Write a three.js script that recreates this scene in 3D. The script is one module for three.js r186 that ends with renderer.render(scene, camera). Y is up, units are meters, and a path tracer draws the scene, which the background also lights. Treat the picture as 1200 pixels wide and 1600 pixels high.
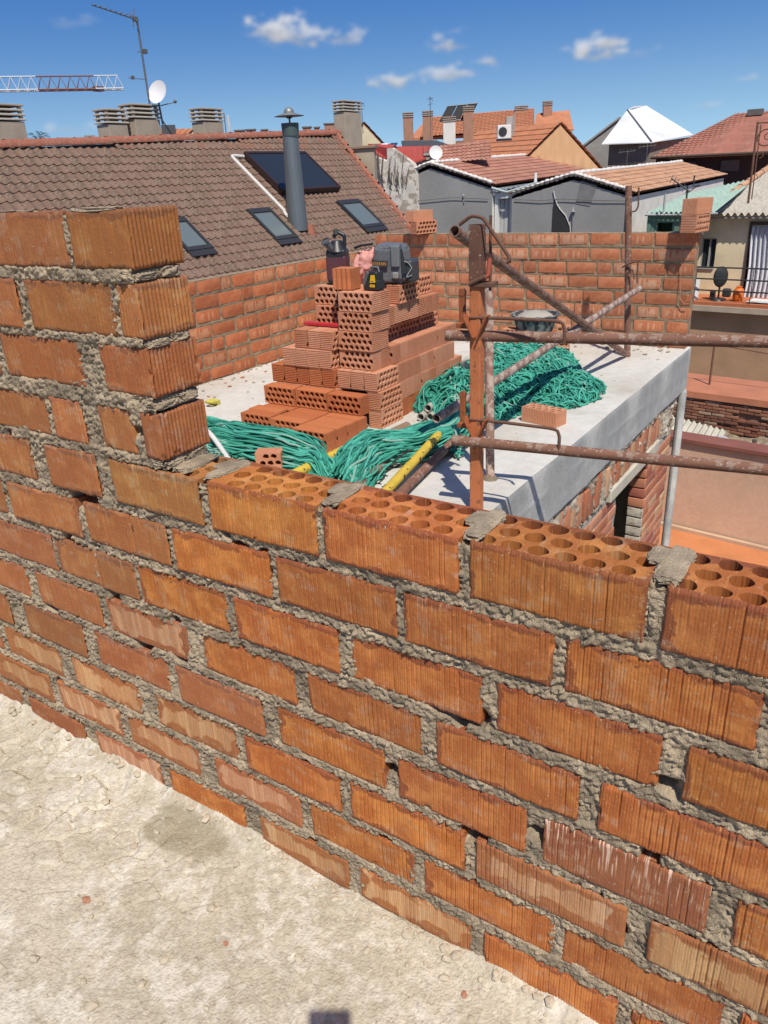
import * as THREE from 'three';
import { mergeGeometries, toCreasedNormals } from 'three/addons/utils/BufferGeometryUtils.js';
import { RoundedBoxGeometry } from 'three/addons/geometries/RoundedBoxGeometry.js';
import { FontLoader } from 'three/addons/loaders/FontLoader.js';
import { TextGeometry } from 'three/addons/geometries/TextGeometry.js';

// ---------------------------------------------------------------- camera, sky, sun, exposure
const scene = new THREE.Scene();
const R = (d) => (d * Math.PI) / 180;
const camera = new THREE.PerspectiveCamera(68.06, 3 / 4, 0.02, 4000);
camera.rotation.order = 'YXZ';
camera.position.set(0, 1.345, 0.8626);
camera.rotation.set(R(-23.761), R(34.271), R(-2.92));
const renderer = new THREE.WebGLRenderer({ antialias: true });
renderer.toneMapping = THREE.LinearToneMapping;
renderer.toneMappingExposure = 0.95;
renderer.shadowMap.enabled = true;

const SUN = new THREE.Vector3(0.613, 1.345, 0.629).normalize();
const sun = new THREE.DirectionalLight(new THREE.Color().setRGB(1, 0.93, 0.82), 5);
sun.position.copy(SUN).multiplyScalar(60).add(new THREE.Vector3(-4, 0, -8));
sun.target.position.set(-4, 0, -8);
sun.castShadow = true;
sun.shadow.mapSize.set(4096, 4096);
Object.assign(sun.shadow.camera, { left: -30, right: 30, top: 30, bottom: -30, near: 1, far: 150 });
scene.add(sun, sun.target);

// seeded random numbers and noise
function rng(seed) {
  let s = seed >>> 0;
  return () => { s = (s + 0x6d2b79f5) | 0; let t = Math.imul(s ^ (s >>> 15), 1 | s); t = (t + Math.imul(t ^ (t >>> 7), 61 | t)) ^ t; return ((t ^ (t >>> 14)) >>> 0) / 4294967296; };
}
function hash(x, y, s) {
  let h = Math.imul(x, 374761393) + Math.imul(y, 668265263) + Math.imul(s, 1442695041);
  h = Math.imul(h ^ (h >>> 13), 1274126177); h ^= h >>> 16;
  return (h >>> 0) / 4294967296;
}
const mod = (a, n) => ((a % n) + n) % n;
const lerp = (a, b, t) => a + (b - a) * t, clamp = (x, a = 0, b = 1) => Math.min(b, Math.max(a, x));
const smooth = (a, b, x) => { const t = clamp((x - a) / (b - a)); return t * t * (3 - 2 * t); };
function vn(x, y, s = 0, per = 0) {                       // value noise 0..1, periodic when per > 0
  const ix = Math.floor(x), iy = Math.floor(y), fx = x - ix, fy = y - iy;
  const u = fx * fx * (3 - 2 * fx), v = fy * fy * (3 - 2 * fy);
  const w = per ? (i) => mod(i, per) : (i) => i;
  const x0 = w(ix), x1 = w(ix + 1), y0 = w(iy), y1 = w(iy + 1);
  return lerp(lerp(hash(x0, y0, s), hash(x1, y0, s), u), lerp(hash(x0, y1, s), hash(x1, y1, s), u), v);
}
function fbm(x, y, s = 0, oct = 4, per = 0) {
  let a = 0.5, t = 0, n = 0;
  for (let i = 0; i < oct; i++) { t += a * vn(x, y, s + i * 17, per); n += a; a *= 0.5; x *= 2; y *= 2; per *= 2; }
  return t / n;
}

// sky: clear blue air with small fair-weather clouds
{
  const W = 2048, H = 1024, data = new Float32Array(W * H * 4);
  const clouds = [                                         // azimuth left of -z, elevation, half width, half height (degrees), brightness, seed
    [-39.6, 8.75, 2.6, 1.2, 1, 1], [-38.2, 8.35, 2.4, 0.8, 0.8, 2], [-35.3, 8.35, 1.6, 0.7, 0.62, 3],
    [-28.5, 7.5, 1.6, 0.95, 0.85, 4], [-25.9, 6.6, 0.9, 0.42, 0.8, 5],
    [-31.9, 5.72, 2.4, 0.62, 0.95, 6], [-28.4, 5.95, 2.4, 0.6, 0.75, 7],
    [-19.3, 6.55, 2.2, 0.95, 1, 8], [-18.4, 7.0, 1.2, 0.8, 1.1, 9], [-16.3, 6.3, 1.5, 0.6, 0.5, 10],
    [-53.6, 3.7, 2.2, 0.5, 0.4, 11], [-51.5, 3.4, 1.6, 0.5, 0.35, 12], [-12, 3.2, 1.2, 0.28, 0.4, 13], [-52, 9.4, 1.6, 0.5, 0.2, 14], [-9, 4.5, 2, 0.4, 0.3, 15],
    [-70, 8, 3, 1, 0.8, 16], [-80, 12, 4, 1.6, 0.9, 17], [5, 8, 3, 1.2, 0.9, 18], [24, 10, 4, 1.4, 0.9, 19], [60, 9, 4, 1.5, 0.9, 20], [110, 11, 5, 1.6, 0.9, 21], [-120, 10, 4, 1.4, 0.9, 22], [-160, 9, 4, 1.5, 0.9, 23],
  ];
  for (let j = 0; j < H; j++) {
    const el = ((j + 0.5) / H - 0.5) * 180, sy = Math.sin(R(el));
    for (let i = 0; i < W; i++) {
      const ph = ((i + 0.5) / W - 0.5) * 2 * Math.PI, x = Math.cos(ph) * Math.cos(R(el)), z = Math.sin(ph) * Math.cos(R(el));
      const e = Math.max(el, 0), k = Math.exp(-Math.pow(e / 6, 1.5)), k2 = Math.exp(-e / 26), toSun = x * SUN.x + sy * SUN.y + z * SUN.z;
      const gl = clamp(toSun * 0.5 + 0.5), glow = 0.10 * Math.pow(gl, 3.5) + 0.34 * Math.pow(gl, 18);   // whiter air round the sun
      let r = 0.012 + 0.04 * k2 + 0.395 * k + glow, g = 0.06 + 0.187 * k2 + 0.485 * k + glow, b = 0.24 + 0.478 * k2 + 0.215 * k + glow;
      if (el < 0) { const t = smooth(0, -6, el); r = lerp(r, 0.2, t); g = lerp(g, 0.17, t); b = lerp(b, 0.14, t); }
      const az = (Math.atan2(x, -z) * 180) / Math.PI;
      for (const [ca, ce, w, h, br, s] of clouds) {
        const dx = mod(az - ca + 180, 360) - 180, dy = el - ce;
        if (Math.abs(dx) > w * 1.6 || Math.abs(dy) > h * 1.8) continue;
        const rr = Math.hypot(dx / w, dy > 0 ? dy / h : dy / (h * 0.6));
        const n = fbm(dx * 1.15 + s * 31, dy * 3.0 + s * 7, s, 6), dens = (1 - rr) * 1.0 - 0.06 + (n - 0.5) * 2.2;
        const a = smooth(0.02, 0.95, dens) * 0.86 * Math.min(1, br);
        if (a <= 0) continue;
        const lit = lerp(0.46, 0.80, smooth(-0.5, 1.0, dy / h + (n - 0.5) * 1.8));
        r = lerp(r, lit * 0.98, a); g = lerp(g, lit, a); b = lerp(b, lit * 1.03, a);
      }
      const o = (j * W + i) * 4; data[o] = r; data[o + 1] = g; data[o + 2] = b; data[o + 3] = 1;
    }
  }
  const t = new THREE.DataTexture(data, W, H, THREE.RGBAFormat, THREE.FloatType);
  t.mapping = THREE.EquirectangularReflectionMapping; t.magFilter = t.minFilter = THREE.LinearFilter; t.needsUpdate = true;
  scene.background = t; scene.environment = t;
}

// ---------------------------------------------------------------- naming helpers
const used = new Map();
function numbered(name) { const n = used.get(name) ?? 0; used.set(name, n + 1); return n ? `${name}_${String(n).padStart(3, '0')}` : name; }
function tag(o, label, category, group) { o.userData = { label, category }; if (group) o.userData.group = group; return o; }
function thing(name, label, category, [x, y, z] = [0, 0, 0], turn = 0, group) {
  const o = new THREE.Group(); o.name = numbered(name); o.position.set(x, y, z); o.rotation.y = turn; scene.add(o);
  return tag(o, label, category, group);
}
function part(name, geo, mat, parent, label) {
  const m = new THREE.Mesh(Array.isArray(geo) ? merge(geo) : geo, mat); m.name = parent ? name : numbered(name); m.castShadow = m.receiveShadow = true;
  (parent ?? scene).add(m); if (label) m.userData.label = label;
  return m;
}
function structure(name, geo, mat) { const m = part(name, geo, mat); m.userData.kind = 'structure'; return m; }
function copyOf(root, pos, turn = 0, label, group) {
  const c = root.clone(); c.name = numbered(root.name.replace(/_\d{3}$/, '')); scene.add(c); c.position.set(...pos); c.rotation.y = turn;
  c.userData = { ...root.userData }; if (label) c.userData.label = label; if (group) c.userData.group = group; return c;
}
// ---------------------------------------------------------------- geometry helpers
const V = (x, y, z) => new THREE.Vector3(x, y, z);
function merge(list) { return mergeGeometries(list.map((g) => { const q = g.index ? g.toNonIndexed() : g; for (const n of Object.keys(q.attributes)) if (!['position', 'normal', 'uv'].includes(n)) q.deleteAttribute(n); return q; })); }
function boxUV(g, s = 1) {                                  // uv in metres from the dominant axis
  const q = g.index ? g.toNonIndexed() : g, p = q.attributes.position, uv = new Float32Array(p.count * 2), a = V(), b = V(), c = V();
  for (let i = 0; i < p.count; i += 3) {
    a.fromBufferAttribute(p, i); b.fromBufferAttribute(p, i + 1); c.fromBufferAttribute(p, i + 2);
    const n = b.clone().sub(a).cross(c.clone().sub(a)), ax = Math.abs(n.x), ay = Math.abs(n.y), az = Math.abs(n.z);
    [a, b, c].forEach((v, k) => { const [u, w] = ay >= ax && ay >= az ? [v.x, v.z] : ax >= az ? [v.z, v.y] : [v.x, v.y]; uv[(i + k) * 2] = u * s; uv[(i + k) * 2 + 1] = w * s; });
  }
  q.setAttribute('uv', new THREE.BufferAttribute(uv, 2));
  return q;
}
const put = (g, x, y, z, ry = 0, rx = 0, rz = 0) => { g.applyMatrix4(new THREE.Matrix4().compose(V(x, y, z), new THREE.Quaternion().setFromEuler(new THREE.Euler(rx, ry, rz, 'YXZ')), V(1, 1, 1))); return g; };
// box from min corner to max corner, small chamfer
function bx(x0, y0, z0, x1, y1, z1, r = 0.003) {
  const w = x1 - x0, h = y1 - y0, d = z1 - z0;
  const g = r > 0 ? new RoundedBoxGeometry(w, h, d, 1, Math.min(r, w / 2.1, h / 2.1, d / 2.1)) : new THREE.BoxGeometry(w, h, d);
  return boxUV(put(g, (x0 + x1) / 2, (y0 + y1) / 2, (z0 + z1) / 2));
}
function tube(a, b, r, seg = 12, r2 = r, open = false) {
  a = V(...a); b = V(...b); const d = b.clone().sub(a), g = new THREE.CylinderGeometry(r2, r, d.length(), seg, 1, open);
  const n = g.attributes.uv; for (let i = 0; i < n.count; i++) n.setXY(i, n.getX(i) * r * 6.28, n.getY(i) * d.length());
  g.applyQuaternion(new THREE.Quaternion().setFromUnitVectors(V(0, 1, 0), d.clone().normalize())); g.translate(...a.add(b).multiplyScalar(0.5).toArray());
  return g;
}
function pipe(points, r, seg = 8, n = 24) {                 // bent round bar
  const c = new THREE.CatmullRomCurve3(points.map((p) => V(...p)), false, 'catmullrom', 0.15);
  return new THREE.TubeGeometry(c, n, r, seg);
}
function poly(pts, thick = 0, dir = [0, -1, 0]) {           // flat polygon from 3D points (fan), optionally thickened along dir
  const P = pts.map((p) => V(...p)), tri = [];
  for (let i = 1; i + 1 < P.length; i++) tri.push(P[0], P[i], P[i + 1]);
  if (thick) {
    const D = V(...dir).multiplyScalar(thick), Q = P.map((p) => p.clone().add(D));
    for (let i = 1; i + 1 < Q.length; i++) tri.push(Q[0], Q[i + 1], Q[i]);
    for (let i = 0; i < P.length; i++) { const j = (i + 1) % P.length; tri.push(P[i], Q[i], Q[j], P[i], Q[j], P[j]); }
  }
  const g = new THREE.BufferGeometry().setFromPoints(tri); g.computeVertexNormals(); g.setAttribute('uv', new THREE.BufferAttribute(new Float32Array(tri.length * 2), 2));
  return boxUV(g);
}
function grid(nx, ny, fn, uvf) {                            // fn(i/nx, j/ny) -> [x,y,z]
  const pos = new Float32Array((nx + 1) * (ny + 1) * 3), uv = new Float32Array((nx + 1) * (ny + 1) * 2), idx = [];
  for (let j = 0; j <= ny; j++) for (let i = 0; i <= nx; i++) {
    const o = j * (nx + 1) + i, p = fn(i / nx, j / ny, i, j); pos.set(p, o * 3); uv.set(uvf ? uvf(i / nx, j / ny, p) : [i / nx, j / ny], o * 2);
    if (i < nx && j < ny) idx.push(o, o + 1, o + nx + 2, o, o + nx + 2, o + nx + 1);
  }
  const g = new THREE.BufferGeometry(); g.setAttribute('position', new THREE.BufferAttribute(pos, 3)); g.setAttribute('uv', new THREE.BufferAttribute(uv, 2)); g.setIndex(idx); g.computeVertexNormals();
  return g;
}
// ---------------------------------------------------------------- textures and materials
const toS = (c) => { c = clamp(c); return 255 * (c <= 0.0031308 ? 12.92 * c : 1.055 * Math.pow(c, 1 / 2.4) - 0.055); };
function colorTex(w, h, fn, wrap = true) {                  // fn(u, v) -> linear rgb
  const d = new Uint8Array(w * h * 4);
  for (let j = 0; j < h; j++) for (let i = 0; i < w; i++) { const c = fn(i / w, j / h), o = (j * w + i) * 4; d[o] = toS(c[0]); d[o + 1] = toS(c[1]); d[o + 2] = toS(c[2]); d[o + 3] = 255; }
  return finish(new THREE.DataTexture(d, w, h), wrap, true);
}
function grayTex(w, h, fn, wrap = true) {
  const d = new Uint8Array(w * h * 4);
  for (let j = 0; j < h; j++) for (let i = 0; i < w; i++) { const c = 255 * clamp(fn(i / w, j / h)), o = (j * w + i) * 4; d[o] = d[o + 1] = d[o + 2] = c; d[o + 3] = 255; }
  return finish(new THREE.DataTexture(d, w, h), wrap, false);
}
function finish(t, wrap, srgb) {
  t.wrapS = t.wrapT = wrap ? THREE.RepeatWrapping : THREE.ClampToEdgeWrapping; t.magFilter = THREE.LinearFilter; t.minFilter = THREE.LinearMipmapLinearFilter; t.generateMipmaps = true;
  if (srgb) t.colorSpace = THREE.SRGBColorSpace; t.needsUpdate = true; return t;
}
const mix3 = (a, b, t) => [lerp(a[0], b[0], t), lerp(a[1], b[1], t), lerp(a[2], b[2], t)];
const mul3 = (a, k) => [a[0] * k, a[1] * k, a[2] * k];
const rep = (t, m) => { const c = t.clone(); c.repeat.set(1 / m, 1 / m); c.needsUpdate = true; return c; };
const std = (o) => new THREE.MeshStandardMaterial({ roughness: 0.9, metalness: 0, ...o });
const rgb = (r, g, b) => new THREE.Color().setRGB(r, g, b);
const grain = grayTex(512, 512, (u, v) => 0.35 * fbm(u * 8, v * 8, 3, 5, 8) + 0.4 * fbm(u * 64, v * 64, 5, 3, 64) + 0.25 * vn(u * 256, v * 256, 9, 256));
const mottle = colorTex(512, 512, (u, v) => { const n = 0.72 + 0.36 * fbm(u * 4, v * 4, 11, 6, 4) + 0.14 * (fbm(u * 96, v * 96, 13, 2, 96) - 0.5); return [n * 0.98, n * 0.98, n * 0.97]; });
const streaks = colorTex(512, 512, (u, v) => { const n = 0.78 + 0.3 * fbm(u * 24, v * 3, 21, 4, 3) * 1 + 0.12 * (fbm(u * 6, v * 6, 25, 5, 6) - 0.5); return [n, n * 0.99, n * 0.98]; });
const plain = (r, g, b, o = {}, m = 1.2) => std({ color: rgb(r, g, b), map: rep(mottle, m), bumpMap: rep(grain, m * 0.4), bumpScale: 0.002, ...o });

// ---------------------------------------------------------------- the brick wall in the foreground
// brick faces: an atlas of 4 x 10 different faces, each 0.26 m x 0.1 m
const CELLX = 4, CELLY = 10, AW = 2048, AH = 2040;
const atlasBump = new Uint8Array(AW * AH * 4);
const atlas = (() => {
  const d = new Uint8Array(AW * AH * 4), cw = AW / CELLX, ch = AH / CELLY;
  for (let j = 0; j < AH; j++) {
    const cj = Math.floor(j / ch), v = (j - cj * ch) / ch, Y = v * 100;
    for (let i = 0; i < AW; i++) {
      const ci = Math.floor(i / cw), u = (i - ci * cw) / cw, X = u * 260, s = (cj * 4 + ci) * 101 + 7;
      const edge = Math.min(X, 244 - X, Y, 88 - Y), n1 = fbm(X / 38, Y / 30, s, 4), n2 = fbm(X / 1.7, Y / 26, s + 1, 3), n3 = fbm(X / 5, Y / 5, s + 2, 3), sp = vn(X / 1.3, Y / 4.5, s + 3), sp2 = vn(X / 0.9, Y / 1.1, s + 4);
      const groove = fbm(X / 3.9, Y / 60, s + 9, 2);
      let c = [0.40, 0.122, 0.025], b = 0.5 + 0.3 * (n2 - 0.5) + 0.35 * (n3 - 0.5);
      c = mix3(c, [0.53, 0.20, 0.048], smooth(0.35, 0.75, n1));
      c = mul3(c, 0.88 + 0.24 * n2);
      const rim = 1 - smooth(0, 5, edge - 5 - (n1 - 0.5) * 34 - (n3 - 0.5) * 8);
      const type = cj < 4 ? 0 : cj < 7 ? 1 : cj < 9 ? 2 : 3;
      if (type === 0) {
        c = mix3(c, [0.22, 0.056, 0.019], rim * 0.85);
        if (sp > 0.8 && n2 > 0.45) c = mix3(c, [0.60, 0.33, 0.13], smooth(0.8, 0.97, sp) * 0.7);
      } else if (type === 1) {
        c = mix3(c, [0.32, 0.125, 0.05], 0.5); c = mix3(c, [0.215, 0.078, 0.036], rim * 0.75);
        const st = smooth(0.6, 0.8, fbm(X / 2.2, Y / 40, s + 6, 3)) * smooth(0.45, 0.7, n1);
        c = mix3(c, [0.50, 0.29, 0.155], st * 0.6);
      } else if (type === 2) {
        c = mix3(c, [0.27, 0.098, 0.045], 0.6);
        const e = edge - 12 - (n1 - 0.42) * 58 - (n3 - 0.5) * 3, bar = smooth(0.5, 0.62, fbm(X / 17, 0.5, s + 8, 2));
        const pale = smooth(0, 8, e) * (0.6 + 0.4 * bar);
        c = mix3(c, mul3([0.585, 0.335, 0.165], 0.86 + 0.3 * n2), pale * 0.92);
      } else {
        c = mix3(c, [0.19, 0.07, 0.038], 0.75);
        const drip = smooth(0.62, 0.74, fbm(X / 2.4, Y / 46, s + 6, 2)) * smooth(26, 70, Y + (n1 - 0.5) * 50);
        c = mix3(c, [0.66, 0.5, 0.38], drip * 0.8);
      }
      if (sp2 > 0.93) { c = mix3(c, [0.6, 0.4, 0.24], 0.5 * smooth(0.93, 0.99, sp2)); b += 0.25; }
      if (sp2 < 0.07) { c = mul3(c, 0.6); b -= 0.35; }
      const spot = fbm(X / 4, Y / 4, s + 12, 3);                    // dried mortar splashes
      if (spot > 0.82) { c = mix3(c, [0.46, 0.38, 0.29], smooth(0.82, 0.87, spot)); b += 0.3; }
      const smear = smooth(0.60, 0.74, fbm(X / 30 + 7, Y / 16, s + 15, 4)) * smooth(0.35, 0.6, n2) * (0.35 + 0.65 * vn(X / 1.1, Y / 5, s + 16));   // dusty trowel smears
      c = mix3(c, [0.46, 0.34, 0.225], smear * 0.5);
      c = mul3(c, 0.93 + 0.14 * groove);
      const o = (j * AW + i) * 4; d[o] = toS(c[0]); d[o + 1] = toS(c[1]); d[o + 2] = toS(c[2]); d[o + 3] = 255;
      atlasBump[o] = atlasBump[o + 1] = atlasBump[o + 2] = 255 * clamp(b); atlasBump[o + 3] = 255;
    }
  }
  return finish(new THREE.DataTexture(d, AW, AH), false, true);
})();
const brickFace = std({ map: atlas, bumpMap: finish(new THREE.DataTexture(atlasBump, AW, AH), false, false), bumpScale: 0.0016, vertexColors: true, roughness: 0.82 });
const mortarColor = colorTex(1024, 1024, (u, v) => {
  const n = fbm(u * 12, v * 12, 31, 5, 12), g = vn(u * 300, v * 300, 33, 300), k = 0.66 + 0.56 * smooth(0.25, 0.75, n);
  let c = [0.33 * k, 0.262 * k, 0.178 * k]; if (g > 0.86) c = mul3(c, 1.45); if (g < 0.12) c = mul3(c, 0.62);
  return c;
});
const mortar = std({ map: rep(mortarColor, 0.5), bumpMap: rep(grain, 0.22), bumpScale: 0.004, roughness: 0.97 });

const WALL_T = 0.115, END = -1.065;
const rowTop = { '-4': 1.319, '-3': 1.202, '-2': 1.094, '-1': 0.976, 0: 0.869, 1: 0.753, 2: 0.640, 3: 0.524, 4: 0.414, 5: 0.303, 6: 0.195, 7: 0.085 };
const rowLow = { '-4': 1.226, '-3': 1.111, '-2': 1.008, '-1': 0.891, 0: 0.778, 1: 0.665, 2: 0.551, 3: 0.438, 4: 0.324, 5: 0.217, 6: 0.112, 7: 0.002 };
const rowBricks = {
  '-4': [[-1.469, -1.229], [-1.213, END]],
  '-3': [[-1.382, -1.138], [-1.122, END]],
  '-2': [[-1.506, -1.262], [-1.194, END]],
  '-1': [[-1.65, -1.405], [-1.384, -1.289], [-1.235, -1.146], [-1.113, END]],
  0: [[-1.745, -1.502], [-1.437, -1.281], [-1.23, -0.991], [-0.963, -0.726], [-0.704, -0.466], [-0.442, -0.198], [-0.169, 0.072]],
  1: [[-1.62, -1.378], [-1.349, -1.205], [-1.198, -1.101], [-1.078, -0.841], [-0.817, -0.579], [-0.557, -0.317], [-0.294, -0.049]],
  2: [[-1.745, -1.506], [-1.493, -1.351], [-1.339, -1.228], [-1.208, -0.968], [-0.937, -0.702], [-0.67, -0.428], [-0.396, -0.159], [-0.118, 0.122]],
  3: [[-1.892, -1.654], [-1.606, -1.374], [-1.345, -1.097], [-1.049, -0.814], [-0.777, -0.539], [-0.504, -0.265], [-0.228, 0.012]],
  4: [[-2.015, -1.776], [-1.697, -1.47], [-1.42, -1.183], [-1.145, -0.907], [-0.863, -0.619], [-0.585, -0.347], [-0.312, -0.069], [-0.028, 0.212]],
  5: [[-1.833, -1.596], [-1.545, -1.302], [-1.242, -0.998], [-0.966, -0.727], [-0.697, -0.458], [-0.43, -0.177], [-0.136, 0.104]],
  6: [[-1.918, -1.678], [-1.636, -1.4], [-1.367, -1.128], [-1.076, -0.838], [-0.806, -0.564], [-0.538, -0.293], [-0.27, -0.025]],
  7: [[-2.093, -1.853], [-1.801, -1.567], [-1.515, -1.278], [-1.242, -1.007], [-0.953, -0.724], [-0.691, -0.444], [-0.414, -0.176]],
};
for (const k in rowBricks) {
  const L = rowBricks[k];
  while (L[0][0] > -2.75) L.unshift([L[0][0] - 0.272, L[0][0] - 0.032]);
  if (+k >= 0) while (L[L.length - 1][1] < 0.62) L.push([L[L.length - 1][1] + 0.03, L[L.length - 1][1] + 0.27]);
}
function holesPath(shape, w, d, r0, rand, cols = 6, rows = 3, seg = 14, rough = 0.1) {
  const px = w / (cols + 0.35), pd = d / (rows + 0.08);
  for (let r = 0; r < rows; r++) for (let c = 0; c < cols; c++) {
    const cx = (c + 0.42 + (r % 2 ? 0.5 : 0)) * px, cy = (r + 0.54) * pd; if (cx > w - r0 * 0.9) continue;
    const p = new THREE.Path(), ph = rand() * 6;
    for (let i = 0; i <= seg; i++) { const a = (-i / seg) * Math.PI * 2, q = r0 * (1 + rough * (vn(Math.cos(a) * 2 + 9 + ph, Math.sin(a) * 2 + 9, c * 7 + r) - 0.55)); const X = cx + Math.cos(a) * q * 1.04, Yy = cy + Math.sin(a) * q * 0.98; i ? p.lineTo(X, Yy) : p.moveTo(X, Yy); }
    shape.holes.push(p);
  }
}
function wallBrick(x0, x1, y0, y1, seed, { rib = 1, cell = 0, tone = [1, 1, 1], holes = false, end = false } = {}) {
  const w = x1 - x0, h = y1 - y0, r = rng(seed * 7919 + 13), ci = cell % 4, cj = Math.floor(cell / 4);
  const flip = r() < 0.5, U = (s) => (ci + 0.012 + 0.93 * clamp(flip ? 1 - s / 0.252 : s / 0.252)) / CELLX, Wv = (t) => (cj + 0.02 + 0.9 * clamp(t / 0.094)) / CELLY;
  const pitch = 0.0082 + r() * 0.0014, off = r() * pitch, marginL = r() < 0.35 ? 0.012 + r() * 0.02 : 0, marginR = r() < 0.35 ? 0.012 + r() * 0.02 : 0, chips = [];
  for (let i = 0; i < 3; i++) { const side = Math.floor(r() * 4); chips.push([side < 2 ? r() * w : side === 2 ? 0 : w, side === 0 ? 0 : side === 1 ? h : r() * h, 0.003 + r() * r() * 0.011, 0.002 + r() * 0.005]); }
  const tilt = (r() - 0.5) * 0.005, proud = (r() - 0.5) * 0.006, tiltY = (r() - 0.5) * 0.004;
  const depth = (s, t, W, vary) => {
    const rad = 0.0032 + 0.0028 * vn(s * 90, t * 90, seed), d = Math.min(s, W - s, t, h - t) + 0.0007 * (vn(s * 200, t * 200, seed + 1) - 0.5), e = clamp(d, 0, rad);
    let z = -(rad - Math.sqrt(Math.max(0, rad * rad - (rad - e) * (rad - e))));
    const gi = Math.floor((s + off) / pitch), gx = ((s + off) / pitch - gi - 0.5) * pitch, gs = 0.4 + 0.6 * hash(gi, seed, 3), wear = smooth(0.22, 0.6, fbm(s * 22, t * 9, seed + 5, 3));
    const m = smooth(0, 0.004, s - marginL) * smooth(0, 0.004, W - marginR - s);
    z -= rib * 0.0052 * gs * (0.25 + 0.75 * wear) * m * Math.exp(-(gx * gx) / (2 * 0.00105 ** 2)) * smooth(-0.002, 0.01, t + 0.004 * vn(s * 200, 1, seed));
    z += rib * 0.0011 * Math.cos((gx / pitch) * Math.PI * 2) * m * (0.4 + 0.6 * wear) + 0.0011 * (fbm(s * 60, t * 40, seed + 8, 3) - 0.5) + 0.0006 * (vn(s * 500, t * 120, seed + 2) - 0.5);
    for (const [cx, cy, cr, cd] of chips) { const q = Math.hypot(s - cx, t - cy) / (cr * (0.7 + 0.6 * vn(s * 300, t * 300, seed + 4))); if (q < 1) z -= cd * smooth(1, 0.6, q); }
    return z + vary * (proud + tilt * (s / w - 0.5) + tiltY * (t / h - 0.5));
  };
  const nx = Math.max(20, Math.round(w / 0.0011)), ny = 16, wob = (a, q) => 0.003 * (fbm(a * 26, q, seed + 6, 3) - 0.5);
  const list = [];
  const ease = (t) => { const q = 0.5 - 0.5 * Math.cos(Math.PI * t); return lerp(t, q, 0.55); };
  const front = grid(nx, ny, (a, b) => { b = ease(b); const s = a * w, t = b * h; return [x0 + s + (1 - 2 * a) * wob(t, 1.5 + (a > 0.5 ? 4 : 0)), y0 + t + (1 - 2 * b) * wob(s, 9.5 + (b > 0.5 ? 4 : 0)), depth(s, t, w, 1)]; }, (a, b) => [U(a * w), Wv(ease(b) * h)]);
  list.push(front);
  const D = WALL_T;
  if (end) {
    const g = grid(60, ny, (a, b) => { const s = 0.004 + a * (D - 0.004), t = ease(b) * h, z = depth(a * D + 0.02, t, D + 0.024, 0) + 0.0012 * Math.cos((a * D / 0.0088) * Math.PI * 2); return [x1 - 0.0005 + z, y0 + t, -s + proud]; }, (a, b) => [U(0.06 + a * D), Wv(ease(b) * h)]);
    list.push(g);
  }
  let body;
  const bi = end ? 0.003 : 0.001;
  if (holes) {
    const S = new THREE.Shape([new THREE.Vector2(0.001, 0.003), new THREE.Vector2(w - 0.001, 0.003), new THREE.Vector2(w - 0.001, D), new THREE.Vector2(0.001, D)]);
    holesPath(S, w, D, 0.0148, r, 6, 3, 18, 0.22);
    body = new THREE.ExtrudeGeometry(S, { depth: h - 0.003, bevelEnabled: false, curveSegments: 6 });
    body.rotateX(-Math.PI / 2); body.translate(x0, y0 + 0.001, 0);
    const p = body.attributes.position;                    // worn, uneven upper face
    for (let i = 0; i < p.count; i++) if (p.getY(i) > y1 - 0.006) p.setY(i, p.getY(i) + 0.0028 * (fbm(p.getX(i) * 45, p.getZ(i) * 45, seed, 3) - 0.5));
  } else {
    body = new THREE.BoxGeometry(w - bi - 0.001, h - 0.003, D - 0.004); body.translate(x0 + (w - bi) / 2, y0 + h / 2, -0.004 - (D - 0.004) / 2 - 0.002);
  }
  const q = body.index ? body.toNonIndexed() : body; q.computeVertexNormals(); const bp = q.attributes.position, uv = q.attributes.uv;
  for (let i = 0; i < bp.count; i++) uv.setXY(i, U(bp.getX(i) - x0), Wv((holes ? -bp.getZ(i) * 0.75 : 0) + (bp.getY(i) - y0) * (holes ? 0.1 : 1)));
  list.push(q);
  const g = merge(list), n = g.attributes.position.count, col = new Float32Array(n * 3);
  for (let i = 0; i < n; i++) col.set(tone, i * 3);
  g.setAttribute('color', new THREE.BufferAttribute(col, 3));
  return g;
}
const wall = thing('brick_wall', 'half built wall of orange ribbed bricks stepping up at left, nearest the camera', 'wall');
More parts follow.
